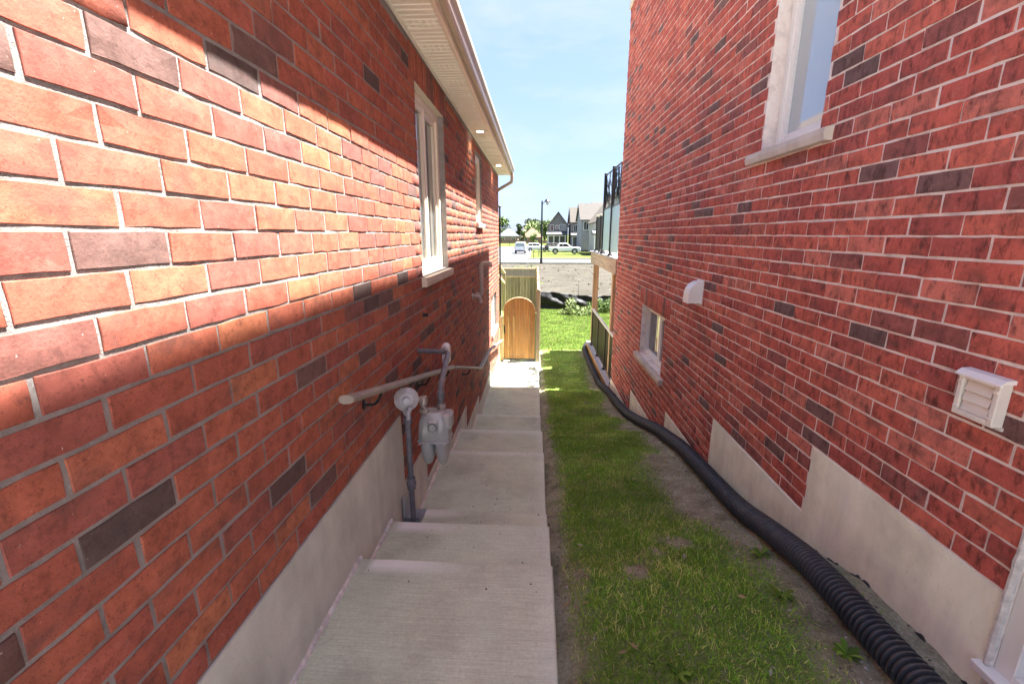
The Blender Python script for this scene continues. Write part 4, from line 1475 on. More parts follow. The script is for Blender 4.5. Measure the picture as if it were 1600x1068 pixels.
# ------------------------------------------------------------------ deck of the right house
def deck():
    r = empty('deck', (3.0, 10.6, -3.2), 'two level timber deck with glass railings at the back of the right house', 'deck')
    x0 = 1.52; x1 = 5.0; y0 = 8.63; y1 = 12.6
    # upper level
    MB().bbox(x0, x0+.045, y0, y1, -.76, -.47, .004).build('rim_board', M['beam'], r)
    MB().bbox(x0+.046, x1, y1-.045, y1, -.76, -.47, .004).build('rim_board', M['beam'], r)
    n = 24
    bme = MB().bbox(0, x1-x0+.03, 0, (y1-y0)/n-.005, 0, .026, .003).mesh('deck_board', M['deck'])
    for k in range(n):
        o = link('deck_board', bme, r); o.location = (x0-.03, y0+(y1-y0)*k/n, -.468)
    for k in range(7):
        yy = y0+.3+k*.58
        MB().box(x0+.05, x1, yy, yy+.04, -.72, -.49).build('joist', M['lumber'], r)
    # posts between the levels
    for yy in (9.25, 12.30):
        p = MB().bbox(1.575, 1.715, yy-.07, yy+.07, -3.02, -.765, .006).build('post', M['lumber'], r)
    MB().bbox(4.7, 4.84, 12.2, 12.34, -3.3, -.765, .006).build('post', M['lumber'], r)
    # lower level
    MB().bbox(x0-.03, x0+.02, y0, y1-.1, -3.19, -3.02, .004).build('lower_beam', M['beam2'], r)
    MB().bbox(x0-.03, x1, y1-.098, y1-.05, -3.19, -3.02, .004).build('lower_beam', M['beam2'], r)
    n = 14
    bme = MB().bbox(0, .118, 0, y1-y0-.05, 0, .026, .003).mesh('deck_board', M['deck'])
    for k in range(28):
        o = link('deck_board', bme, r); o.location = (x0-.045+k*.123, y0, -3.018)
    # lower railing: three smoked panels
    rx = x0+.06
    ys = [8.72, 9.75, 10.9, 12.05]
    for k, yy in enumerate(ys):
        p = MB().bbox(rx-.022, rx+.022, yy-.022, yy+.022, -2.99, -1.98, .003).build('rail_post', M['black'], r)
        MB().lathe((rx, yy, -2.992), (0, 0, 1), [(.055, 0), (.055, .012), (.03, .05)], 12).build('base_shoe', M['black'], p, True)
    for k in range(3):
        a, b = ys[k]+.03, ys[k+1]-.03
        gp = MB().box(rx-.004, rx+.004, a+.01, b-.01, -2.90, -2.03).build('glass_panel', M['smoke'], r)
        MB().bbox(rx-.012, rx+.012, a, b, -2.93, -2.90, .003).build('bottom_channel', M['black'], gp)
        MB().bbox(rx-.026, rx+.026, a-.05, b+.05, -2.02, -1.975, .004).build('top_rail', M['cream'], gp)
    # upper railing beyond the screens
    ux = x0+.10
    ys = [10.95, 11.62, 12.35]
    for yy in ys:
        p = MB().bbox(ux-.022, ux+.022, yy-.022, yy+.022, -.44, .50, .003).build('rail_post', M['black'], r)
        MB().lathe((ux, yy, -.442), (0, 0, 1), [(.055, 0), (.055, .012), (.03, .05)], 12).build('base_shoe', M['black'], p, True)
    for k in range(2):
        a, b = ys[k]+.03, ys[k+1]-.03
        gp = MB().box(ux-.004, ux+.004, a+.01, b-.01, -.36, .44).build('glass_panel', M['smoke'], r)
        MB().bbox(ux-.026, ux+.026, a-.05, b+.05, .45, .495, .004).build('top_rail', M['cream'], gp)
    for (xa, xb) in ((1.75, 2.9), (2.95, 4.1), (4.15, 4.95)):
        gp = MB().box(xa, xb, 12.41, 12.418, -.36, .44).build('glass_panel', M['smoke'], r)
        MB().bbox(xa-.03, xb+.03, 12.388, 12.44, .45, .495, .004).build('top_rail', M['cream'], gp)
    # two privacy screens: frosted glass below, cut metal leaves above
    sx = x0+.04
    ys = [8.72, 9.62, 10.72]
    for yy in ys[1:]:
        p = MB().bbox(sx-.03, sx+.03, yy-.03, yy+.03, -.44, 1.34, .003).build('screen_post', M['black'], r)
        MB().lathe((sx, yy, -.442), (0, 0, 1), [(.065, 0), (.065, .012), (.04, .05)], 12).build('base_shoe', M['black'], p, True)
    for k in range(2):
        a, b = ys[k]+.035, ys[k+1]-.035
        MB().box(sx-.004, sx+.004, a, b, -.36, .54).build('frosted_panel', M['frost'], r)
        fr = rect_ring(MB(), sx-.012, sx+.012, a, b, .555, 1.30, .025).build('leaf_screen', M['black'], r)
        # swirling stems and leaves
        rng = random.Random(20+k); mb = MB(); W = b-a-.05; H = .695
        for t in range(16):
            y_, z_ = a+.025+rng.random()*W, .58+rng.random()*H*.3; an = rng.uniform(.8, 2.3); cv = rng.uniform(-3, 3)
            prev = None
            for q in range(12):
                y2 = y_+math.cos(an)*.06; z2 = z_+math.sin(an)*.06; an += cv*.06
                if not (a+.02 < y2 < b-.02 and .57 < z2 < 1.285): break
                d_ = Vector((0, y2-y_, z2-z_)).normalized(); pn = Vector((0, -d_.z, d_.y))*.009
                for xx in (sx-.0015, sx+.0015):
                    mb.quad((xx, y_-pn.y, z_-pn.z), (xx, y_+pn.y, z_+pn.z), (xx, y2+pn.y, z2+pn.z), (xx, y2-pn.y, z2-pn.z))
                for sd in (-1, 1):
                    la = an+sd*.9; L = .065+.03*rng.random(); lw = .020
                    c1 = (y2+math.cos(la)*L*.5, z2+math.sin(la)*L*.5); tp = (y2+math.cos(la)*L, z2+math.sin(la)*L)
                    nn = (-math.sin(la)*lw, math.cos(la)*lw)
                    tp = (min(max(tp[0], a+.01), b-.01), min(max(tp[1], .56), 1.295))
                    mb.poly([(sx+.0005*sd, y2, z2), (sx+.0005*sd, c1[0]+nn[0], c1[1]+nn[1]), (sx+.0005*sd, tp[0], tp[1]), (sx+.0005*sd, c1[0]-nn[0], c1[1]-nn[1])])
                y_, z_ = y2, z2
        mb.build('leaf_cutwork', M['matteblack'], fr, False, False)
    # supporting wall under the lower level
    MB().box(x0+.03, x0+.05, y0, y1-.15, -3.4, -3.19).build('skirt', plain('dark_skirt', (.16, .12, .09), .9), r)
deck()
# ------------------------------------------------------------------ vegetation
PAL_G = np.array([(.068, .135, .016), (.089, .165, .020), (.115, .190, .026), (.148, .200, .036), (.051, .105, .014), (.26, .25, .10)])
PW = np.array([.22, .24, .2, .14, .1, .10])
def blades(name, label, X, Y, hmin, hmax, wid, parent=None, bright=1.0, z=None):
    n = len(X)
    Z = (lawn_z(X, Y) if z is None else z) - .006
    h = (hmin+(hmax-hmin)*NR.rand(n)**1.4)*(.6+.7*fbm(X*3+9, Y*3, 3))
    an = NR.rand(n)*2*np.pi; lean = h*(.35+.9*NR.rand(n)); la = NR.rand(n)*2*np.pi
    wx, wy = np.cos(an)*wid*(.7+.6*NR.rand(n)), np.sin(an)*wid*(.7+.6*NR.rand(n))
    lx, ly = np.cos(la)*lean, np.sin(la)*lean
    V = np.zeros((n, 5, 3))
    V[:, 0] = np.stack([X-wx, Y-wy, Z], 1); V[:, 1] = np.stack([X+wx, Y+wy, Z], 1)
    V[:, 2] = np.stack([X-wx*.8+lx*.35, Y-wy*.8+ly*.35, Z+h*.6], 1); V[:, 3] = np.stack([X+wx*.8+lx*.35, Y+wy*.8+ly*.35, Z+h*.6], 1)
    V[:, 4] = np.stack([X+lx, Y+ly, Z+h*.95], 1)
    i = np.arange(n)[:, None]*5
    F = np.concatenate([i+np.array([[0, 1, 3]]), i+np.array([[0, 3, 2]]), i+np.array([[2, 3, 4]])], 0)
    pi = NR.choice(len(PAL_G), n, p=PW)
    patch = (.55+.9*fbm(X*2.3+50, Y*2.3, 4))[:, None]
    dry = (fbm(X*4+90, Y*4, 3) > .58) & (NR.rand(n) < .22)
    pi[dry] = 5
    c = PAL_G[pi]*patch*(.8+.4*NR.rand(n, 1))*bright
    me = np_mesh(name, V.reshape(-1, 3), F, M['leaf'], np.repeat(c, 5, 0))
    o = link(name, me, parent)
    tag(o, label, None, None, 'stuff')

def scatter(x0, x1, y0, y1, dens, mask=True):
    n = int((x1-x0)*(y1-y0)*dens)
    X = x0+NR.rand(n)*(x1-x0); Y = y0+NR.rand(n)*(y1-y0)
    if mask:
        keep = NR.rand(n) < grass_mask(X, Y)
        X, Y = X[keep], Y[keep]
    return X, Y
near = [scatter(.1, 1.5, .6, 2.2, 16000), scatter(.1, 1.5, 2.2, 4.5, 16000), scatter(.1, 1.5, 4.5, 8, 11000), scatter(.1, 1.5, 8, 12.6, 6500)]
Xn = np.concatenate([a for a, b in near]); Yn = np.concatenate([b for a, b in near])
blades('grass', 'green grass growing in the strip between the walkway and the right house', Xn, Yn, .016, .046, .0019, None, 3.0)
Xs, Ys = scatter(.1, 1.5, .6, 9, 2600, False)
keep = NR.rand(len(Xs)) < .75*fbm(Xs*5, Ys*5+20, 3)**2.2*2
blades('sparse_grass', 'thin tufts of grass on the bare soil edges', Xs[keep], Ys[keep], .012, .034, .0018, None, 2.4)
X3, Y3 = scatter(.12, 8.5, 12.4, 20.0, 1500, False)
blades('back_grass', 'sunlit grass of the back lawn before the black silt fence', X3, Y3, .04, .09, .005, None, .62)

def weed(x, y, n, size, label, name='weed'):
    """low rosette of broad leaves"""
    z = float(lawn_z(np.array([x]), np.array([y]))[0])
    V, F, C = [], [], []
    for k in range(n):
        a = 2*math.pi*k/n+RNG.uniform(-.4, .4); L = size*RNG.uniform(.35, .9); w = L*RNG.uniform(.10, .20); up = RNG.uniform(.3, 1.3)
        c = Vector(PAL_G[RNG.randrange(5)])*RNG.uniform(1.3, 2.6)
        d = Vector((math.cos(a), math.sin(a), 0)); s_ = Vector((-d.y, d.x, 0))
        i = len(V)
        for t, ww in ((0, .15), (.35, .8), (.7, 1), (1, .05)):
            p = Vector((x, y, z))+d*L*t+Vector((0, 0, L*up*(t-.55*t*t)))
            V.append(tuple(p-s_*w*ww+Vector((0, 0, w*.3*ww)))); V.append(tuple(p)); V.append(tuple(p+s_*w*ww+Vector((0, 0, w*.3*ww))))
        for q in range(3):
            for e in (0, 1):
                a0 = i+q*3+e; F.append((a0, a0+1, a0+4, a0+3))
        C += [tuple(c)]*12
    me = np_mesh(name, V, F, M['leaf'], np.array(C))
    o = link(name, me); tag(o, label, 'weed', 'weeds in the side lawn')
weed(1.12, 1.72, 20, .085, 'leafy weed nearest the drain pipe in the front of the lawn')
weed(1.20, 1.42, 22, .075, 'broad leaved weed at the bottom right of the lawn')
weed(.88, 2.05, 16, .065, 'small dandelion rosette in the middle of the near lawn')
weed(1.22, 2.10, 18, .07, 'weed rosette on bare soil beside the drain pipe')
weed(.55, 1.35, 15, .06, 'small weed near the lower edge of the lawn')
weed(.80, 3.3, 16, .07, 'weed among grass halfway up the lawn')

# small stones, dry leaves and soil crumbs
def crumbs(name, label, X, Y, r0, r1, pal, flat=.6):
    n = len(X)
    Z = lawn_z(X, Y)
    r = r0+(r1-r0)*NR.rand(n)**3
    base = np.array([(1, 0, 0), (-1, 0, 0), (0, 1, 0), (0, -1, 0), (0, 0, 1), (0, 0, -1)], float)
    V = base[None]*r[:, None, None]*(0.6+.8*NR.rand(n, 6, 1)); V[:, :, 2] *= flat
    an = NR.rand(n)*6.28; c, s_ = np.cos(an)[:, None], np.sin(an)[:, None]
    V = np.stack([V[:, :, 0]*c-V[:, :, 1]*s_+X[:, None], V[:, :, 0]*s_+V[:, :, 1]*c+Y[:, None], V[:, :, 2]+Z[:, None]+r[:, None]*.2], 2)
    f = np.array([(0, 2, 4), (2, 1, 4), (1, 3, 4), (3, 0, 4), (2, 0, 5), (1, 2, 5), (3, 1, 5), (0, 3, 5)])
    F = (np.arange(n)[:, None, None]*6+f[None]).reshape(-1, 3)
    pal = np.array(pal); cc = pal[NR.randint(0, len(pal), n)]*(.7+.6*NR.rand(n, 1))
    o = link(name, np_mesh(name, V.reshape(-1, 3), F, M['pebble'], np.repeat(cc, 6, 0)))
    tag(o, label, None, None, 'stuff')
Xc = .11+NR.rand(2600)*1.4; Yc = .8+NR.rand(2600)**1.5*7
kp = grass_mask(Xc, Yc) < .5
crumbs('gravel', 'small stones and soil crumbs along the bare edges of the lawn', Xc[kp], Yc[kp], .002, .012, [(.30, .27, .23), (.42, .40, .37), (.20, .16, .12), (.12, .10, .08), (.5, .47, .42)])

def leaf_litter():
    rng = random.Random(9); V, F, C = [], [], []
    for k in range(150):
        x = rng.uniform(.14, 1.45); y = .9+rng.random()**1.6*6
        z = float(lawn_z(np.array([x]), np.array([y]))[0])+.012+rng.random()*.022
        a = rng.uniform(0, 6.28); L = rng.uniform(.008, .026); w = L*rng.uniform(.25, .5)
        d = Vector((math.cos(a), math.sin(a), rng.uniform(-.3, .3))); s_ = Vector((-d.y, d.x, rng.uniform(-.5, .5)))
        p = Vector((x, y, z)); i = len(V)
        V += [tuple(p-d*L), tuple(p+s_*w), tuple(p+d*L), tuple(p-s_*w)]; F.append((i, i+1, i+2, i+3))
        c = rng.choice([(.42, .30, .17), (.50, .46, .38), (.33, .27, .17), (.25, .33, .12), (.55, .40, .22)])
        C += [c]*4
    o = link('leaf_litter', np_mesh('leaf_litter', V, F, M['leaf'], np.array(C)))
    tag(o, 'dry leaf scraps lying on the lawn strip', None, None, 'stuff')
leaf_litter()
# crumbs on the steps
def step_debris():
    rng = random.Random(31); mb = MB()
    for k in range(60):
        y0, y1, z = STEPS[rng.choice([0, 0, 1, 2, 3, 3, 3, 4, 6, 7])]
        x = rng.uniform(-.8, .06); y = rng.uniform(max(y0, .9)+.02, y1-.03); r_ = rng.uniform(.002, .006)
        mb.lathe((x, y, z-.001), (rng.uniform(-.4, .4), rng.uniform(-.4, .4), 1), [(r_, 0), (r_*.8, r_*.8), (r_*.3, r_*1.1)], 5)
    o = mb.build('step_debris', M['bark']); tag(o, 'tiny dark bits of debris on the concrete steps', None, None, 'stuff')
step_debris()

# leafy clumps
def leaf_cloud(name, blobs, n, size, pal, mat, parent=None, seed=1, jag=.25):
    R = np.random.RandomState(seed)
    blobs = np.array(blobs, float)
    w = blobs[:, 3]*blobs[:, 4]*blobs[:, 5]; w = w**.67; w /= w.sum()
    bi = R.choice(len(blobs), n, p=w)
    d = R.normal(size=(n, 3)); d /= np.linalg.norm(d, axis=1)[:, None]
    rr = (.55+.5*R.rand(n))*(1+jag*(R.rand(n)-.5))
    C = blobs[bi, :3]+d*rr[:, None]*blobs[bi, 3:6]
    u = R.normal(size=(n, 3)); u /= np.linalg.norm(u, axis=1)[:, None]
    v = np.cross(u, R.normal(size=(n, 3))); v /= np.linalg.norm(v, axis=1)[:, None]
    s = size*(.6+.8*R.rand(n, 1))
    V = np.stack([C-u*s, C+v*s*.5, C+u*s, C-v*s*.5], 1).reshape(-1, 3)
    F = np.arange(n*4).reshape(-1, 4)
    pal = np.array(pal); cc = pal[R.randint(0, len(pal), n)]*(.7+.6*R.rand(n, 1))*(.75+.5*R.rand(len(blobs), 1)[bi])
    return link(name, np_mesh(name, V, F, mat, np.repeat(cc, 4, 0)), parent)
GREEN = [(.06, .105, .022), (.085, .135, .030), (.045, .08, .018), (.11, .15, .04)]
DARKG = [(.035, .06, .018), (.05, .08, .022), (.025, .045, .014)]
PALE = [(.17, .22, .08), (.22, .26, .11), (.13, .18, .06)]
# weeds and bush near the silt fence
b = leaf_cloud('pale_bush', [(1.62, 18.6, -3.12, .42, .4, .22), (1.5, 18.7, -2.85, .25, .25, .25), (2.1, 18.5, -3.15, .4, .35, .18), (1.3, 18.6, -3.18, .3, .25, .12)], 1300, .045, PALE, M['foliage'], None, 5)
tag(b, 'pale green bushy weed in front of the black silt fence', 'bush')
for k in range(1):
    b = leaf_cloud('dark_bush', [(2.75, 19.2, -3.0, .5, .4, .30), (3.4, 19.3, -3.0, .6, .4, .34), (4.1, 19.2, -3.05, .5, .4, .26)], 1500, .05, GREEN, M['foliage'], None, 6)
    tag(b, 'darker green weeds under the deck side of the silt fence', 'bush')

# silt fence
def silt_fence():
    r = empty('silt_fence', (4, 20.05, -3.3), 'sagging black silt fence fabric between the lawn and the dirt lot', 'fence')
    xs = np.linspace(.12, 12, 260); zs = np.linspace(0, 1, 14)
    X, T = np.meshgrid(xs, zs)
    topz = -2.60+.10*np.cos((X-.1)*1.25)+.06*(fbm(X*1.2, X*0+3, 3)-.5)
    botz = -3.36
    Z = botz+(topz-botz)*T
    Y = 20.05+.07*np.sin(X*2.1)+(fbm(X*2.2+T*1.2, T*3+X*.6, 4)-.5)*.45*np.sin(T*math.pi*.85+.15)-.12*(1-T)
    V = np.stack([X.ravel(), Y.ravel(), Z.ravel()], 1); nx = len(xs)
    a = (np.arange(13)[:, None]*nx+np.arange(nx-1)[None]).ravel()
    F = np.stack([a, a+1, a+1+nx, a+nx], 1)
    o = link('fabric', np_mesh('fabric', V, F, M['silt'], None, 'tint', True), r)
    md = o.modifiers.new('thick', 'SOLIDIFY'); md.thickness = .004
    for x, h in ((.15, .78), (1.95, 1.35), (3.9, .9), (6.2, .9), (8.4, .9), (11, .9)):
        MB().bbox(x-.016, x+.016, 20.13, 20.16, -3.35, -3.35+h, .003).build('stake', M['steel'] if h > 1 else M['bark'], r)
silt_fence()

# stubble and clods on the dirt lot
def clods():
    R = np.random.RandomState(77); n = 1500
    X = R.rand(n)*24-6; Y = 20.6+R.rand(n)**1.3*32
    Z = np.interp(Y, GY, GZ)+.0
    r = .02+.12*R.rand(n)**5
    base = np.array([(1, 0, 0), (-1, 0, 0), (0, 1, 0), (0, -1, 0), (0, 0, 1), (0, 0, -1)], float)
    V = base[None]*r[:, None, None]*(.6+.8*R.rand(n, 6, 1)); V[:, :, 2] *= .7
    V += np.stack([X, Y, Z+.08], 1)[:, None]
    f = np.array([(0, 2, 4), (2, 1, 4), (1, 3, 4), (3, 0, 4), (2, 0, 5), (1, 2, 5), (3, 1, 5), (0, 3, 5)])
    F = (np.arange(n)[:, None, None]*6+f[None]).reshape(-1, 3)
    cc = np.array([(.085, .075, .060), (.055, .046, .035), (.11, .10, .082), (.035, .036, .016)])[R.randint(0, 4, n)]
    o = link('clods', np_mesh('clods', V.reshape(-1, 3), F, M['pebble'], np.repeat(cc, 6, 0))); tag(o, 'clods and stones scattered over the dirt lot', None, None, 'stuff')
clods()
# ------------------------------------------------------------------ street lamp
def street_lamp():
    x, y = .62, 53.3; zb = -3.42
    r = empty('street_lamp', (x, y, zb), 'tall black street lamp with a bell lantern beyond the dirt lot', 'street lamp')
    MB().lathe((x, y, zb), (0, 0, 1), [(.17, 0), (.17, .5), (.13, .62), (.12, .7)], 14).build('base', M['black'], r, True)
    MB().tube([(x, y, zb+.7), (x, y, zb+7.15)], [.115, .085], 12).build('pole', M['black'], r, True)
    MB().tube(bend([(x, y, zb+6.75), (x+.22, y, zb+6.95), (x+.42, y, zb+7.30), (x+.62, y, zb+7.25)], .15), .035, 8).build('arm', M['black'], r, True)
    c = (x+.62, y, zb+7.3)
    ln = MB().lathe(c, (0, 0, -1), [(.03, -.18), (.06, -.08), (.14, .0), (.20, .10), (.34, .20), (.36, .25), (.30, .27)], 18).build('lantern', M['black'], r, True)
    MB().lathe((c[0], c[1], c[2]-.27), (0, 0, -1), [(.19, 0), (.20, .12), (.16, .26), (.08, .34)], 14).build('globe', plain('lamp_glass', (.6, .62, .62), .2), ln, True)
street_lamp()

# ------------------------------------------------------------------ vehicles
def wheel(parent, x, y, z, rad_, w, axis):
    t = MB().lathe((x, y, z), axis, [(rad_*.62, -w/2), (rad_*.95, -w/2), (rad_, -w*.3), (rad_, w*.3), (rad_*.95, w/2), (rad_*.62, w/2)], 20).build('wheel', M['tyre'], parent, True)
    MB().lathe((x, y, z), axis, [(rad_*.6, -w*.52), (rad_*.55, -w*.45), (rad_*.2, -w*.5), (rad_*.2, w*.5), (rad_*.55, w*.45), (rad_*.6, w*.52)], 16).build('rim', M['alloy'], t, True)

def side_car(label, x, y, zb, L, W, H, pickup=False, paint='whitecar'):
    """vehicle parked across the view, nose toward +X"""
    r = empty('pickup_truck' if pickup else 'parked_car', (x, y, zb), label, 'truck' if pickup else 'car', None)
    s = L/5.0; wr = .36*H/1.75
    if pickup:
        low = [(-2.5, .58), (-2.5, 1.14), (-.95, 1.14), (-.90, 1.12), (1.05, 1.14), (2.25, 1.08), (2.48, .98), (2.5, .5), (2.3, .40), (-2.3, .46)]
        cab = [(-1.18, 1.10), (-.92, 1.64), (-.66, 1.76), (.32, 1.74), (1.12, 1.12)]
        win = [[(-.92, 1.17), (-.76, 1.60), (-.35, 1.65), (-.35, 1.16)], [(-.27, 1.16), (-.27, 1.65), (.26, 1.62), (.84, 1.16)]]
        wr *= 1.18
    else:
        low = [(-2.45, .5), (-2.45, 1.05), (-2.3, 1.12), (1.0, 1.08), (2.2, .95), (2.45, .8), (2.48, .45), (2.2, .3), (-2.2, .34)]
        cab = [(-2.3, 1.11), (-1.95, 1.6), (-1.5, 1.70), (.1, 1.68), (1.15, 1.08)]
        win = [[(-2.0, 1.15), (-1.75, 1.55), (-1.1, 1.6), (-1.1, 1.13)], [(-1.0, 1.13), (-1.0, 1.6), (-.2, 1.6), (-.2, 1.12)], [(-.1, 1.12), (-.1, 1.6), (.12, 1.57), (.82, 1.11)]]
    h = H/1.72
    body = MB().prism([(x+a*s, zb+b*h) for a, b in low], W, 'y', y-W/2)
    o = body.build('body', M[paint], r)
    md = o.modifiers.new('bevel', 'BEVEL'); md.width = .06; md.segments = 3; md.limit_method = 'ANGLE'
    cb = MB(); cb.prism([(x+a*s, zb+b*h) for a, b in cab], W*.86, 'y', y-W*.43)
    o = cb.build('cabin', M[paint], r)
    md = o.modifiers.new('bevel', 'BEVEL'); md.width = .06; md.segments = 3; md.limit_method = 'ANGLE'
    for wv in win:
        MB().prism([(x+a*s, zb+b*h) for a, b in wv], .02, 'y', y-W*.43-.012).build('side_window', M['carglass'], r)
        MB().prism([(x+a*s, zb+b*h) for a, b in wv], .02, 'y', y+W*.43-.008).build('side_window', M['carglass'], r)
    # windscreen
    a, b = cab[-2], cab[-1]
    MB().quad(*[(x+(a[0]+(b[0]-a[0])*t)*s+.03, y+q*W*.38, zb+(a[1]+(b[1]-a[1])*t)*h+.03) for t, q in ((.1, -1), (.92, -1), (.92, 1), (.1, 1))]).build('windscreen', M['carglass'], r)
    if pickup:
        MB().box(x-2.42*s, x-1.6*s, y-W*.42, y+W*.42, zb+1.085*h, zb+1.10*h).build('cargo_bed', M['darkcar'], r)
    for fx in (-1.5, 1.55):
        arch = [(x+fx*s+(wr*1.22)*math.cos(t), zb+wr+(wr*1.22)*math.sin(t)) for t in np.linspace(-.35, math.pi+.35, 14)]
        for yy in (y-W/2-.008, y+W/2-.012): MB().prism(arch, .02, 'y', yy).build('wheel_arch', M['darkcar'], r)
        for yy in (y-W/2+.09, y+W/2-.09): wheel(r, x+fx*s, yy, zb+wr, wr, .24, (0, 1, 0))
    for q in (-1, 1):
        MB().bbox(x+2.36*s, x+2.5*s, y+q*W*.40-.16, y+q*W*.40+.16, zb+.72*h, zb+.86*h, .03).build('headlight', M['clear'], r)
        MB().bbox(x-2.5*s, x-2.42*s, y+q*W*.42-.1, y+q*W*.42+.1, zb+.78*h, zb+1.04*h, .03).build('tail_light', M['red'], r)
        MB().bbox(x+.75*s, x+.95*s, y+q*(W/2+.02)-.07, y+q*(W/2+.02)+.07, zb+1.12*h, zb+1.24*h, .03).build('mirror', M[paint], r)
    MB().bbox(x+2.4*s, x+2.53*s, y-W*.45, y+W*.45, zb+.36*h, zb+.55*h, .03).build('bumper', M['darkcar'], r)
    MB().bbox(x-1.0*s, x+1.0*s, y-W/2-.015, y-W/2+.02, zb+.40*h, zb+.50*h, .01).build('sill_trim', M['darkcar'], r)

def rear_van(x, y, zb):
    r = empty('parked_van', (x, y, zb), 'white van seen from behind on the side street', 'van')
    W, H, L = 2.0, 2.0, 4.9
    sec = [(-W/2, .45), (-W/2, 1.2), (-W*.42, 1.9), (-W*.34, 2.0), (W*.34, 2.0), (W*.42, 1.9), (W/2, 1.2), (W/2, .45)]
    o = MB().prism([(x+a, zb+b) for a, b in sec], L, 'y', y).build('body', M['whitecar'], r)
    md = o.modifiers.new('bevel', 'BEVEL'); md.width = .05; md.segments = 3; md.limit_method = 'ANGLE'
    MB().prism([(x-W*.40, zb+1.28), (x+W*.40, zb+1.28), (x+W*.34, zb+1.82), (x-W*.34, zb+1.82)], .02, 'y', y-.012).build('rear_window', plain('pale_car_glass', (.30, .36, .36), .12, 0, .05, 2), r)
    MB().bbox(x-W*.49, x+W*.49, y-.10, y+.05, zb+.36, zb+.62, .03).build('bumper', M['darkcar'], r)
    MB().bbox(x-.26, x+.26, y-.018, y-.002, zb+.78, zb+.92, .004).build('number_plate', M['clear'], r)
    for q in (-1, 1):
        MB().bbox(x+q*W*.45-.07, x+q*W*.45+.07, y-.02, y+.03, zb+.85, zb+1.2, .02).build('tail_light', M['red'], r)
        wheel(r, x+q*(W/2-.14), y+.9, zb+.35, .35, .22, (1, 0, 0)); wheel(r, x+q*(W/2-.14), y+3.9, zb+.35, .35, .22, (1, 0, 0))
        MB().bbox(x+q*(W/2+.1)-.09, x+q*(W/2+.1)+.09, y+3.3, y+3.4, zb+1.15, zb+1.35, .02).build('mirror', M['darkcar'], r)
rear_van(-2.85, 80.0, -3.37)
side_car('white pickup truck parked across the far driveway', 5.0, 80.0, -3.36, 5.5, 1.95, 1.85, True)
side_car('white sport utility car parked behind the street lamp', .25, 92.0, -3.38, 4.7, 1.85, 1.7)
side_car('dark sport utility car behind the white pickup', 4.0, 91.0, -3.38, 4.7, 1.85, 1.75, False, 'darkcar')

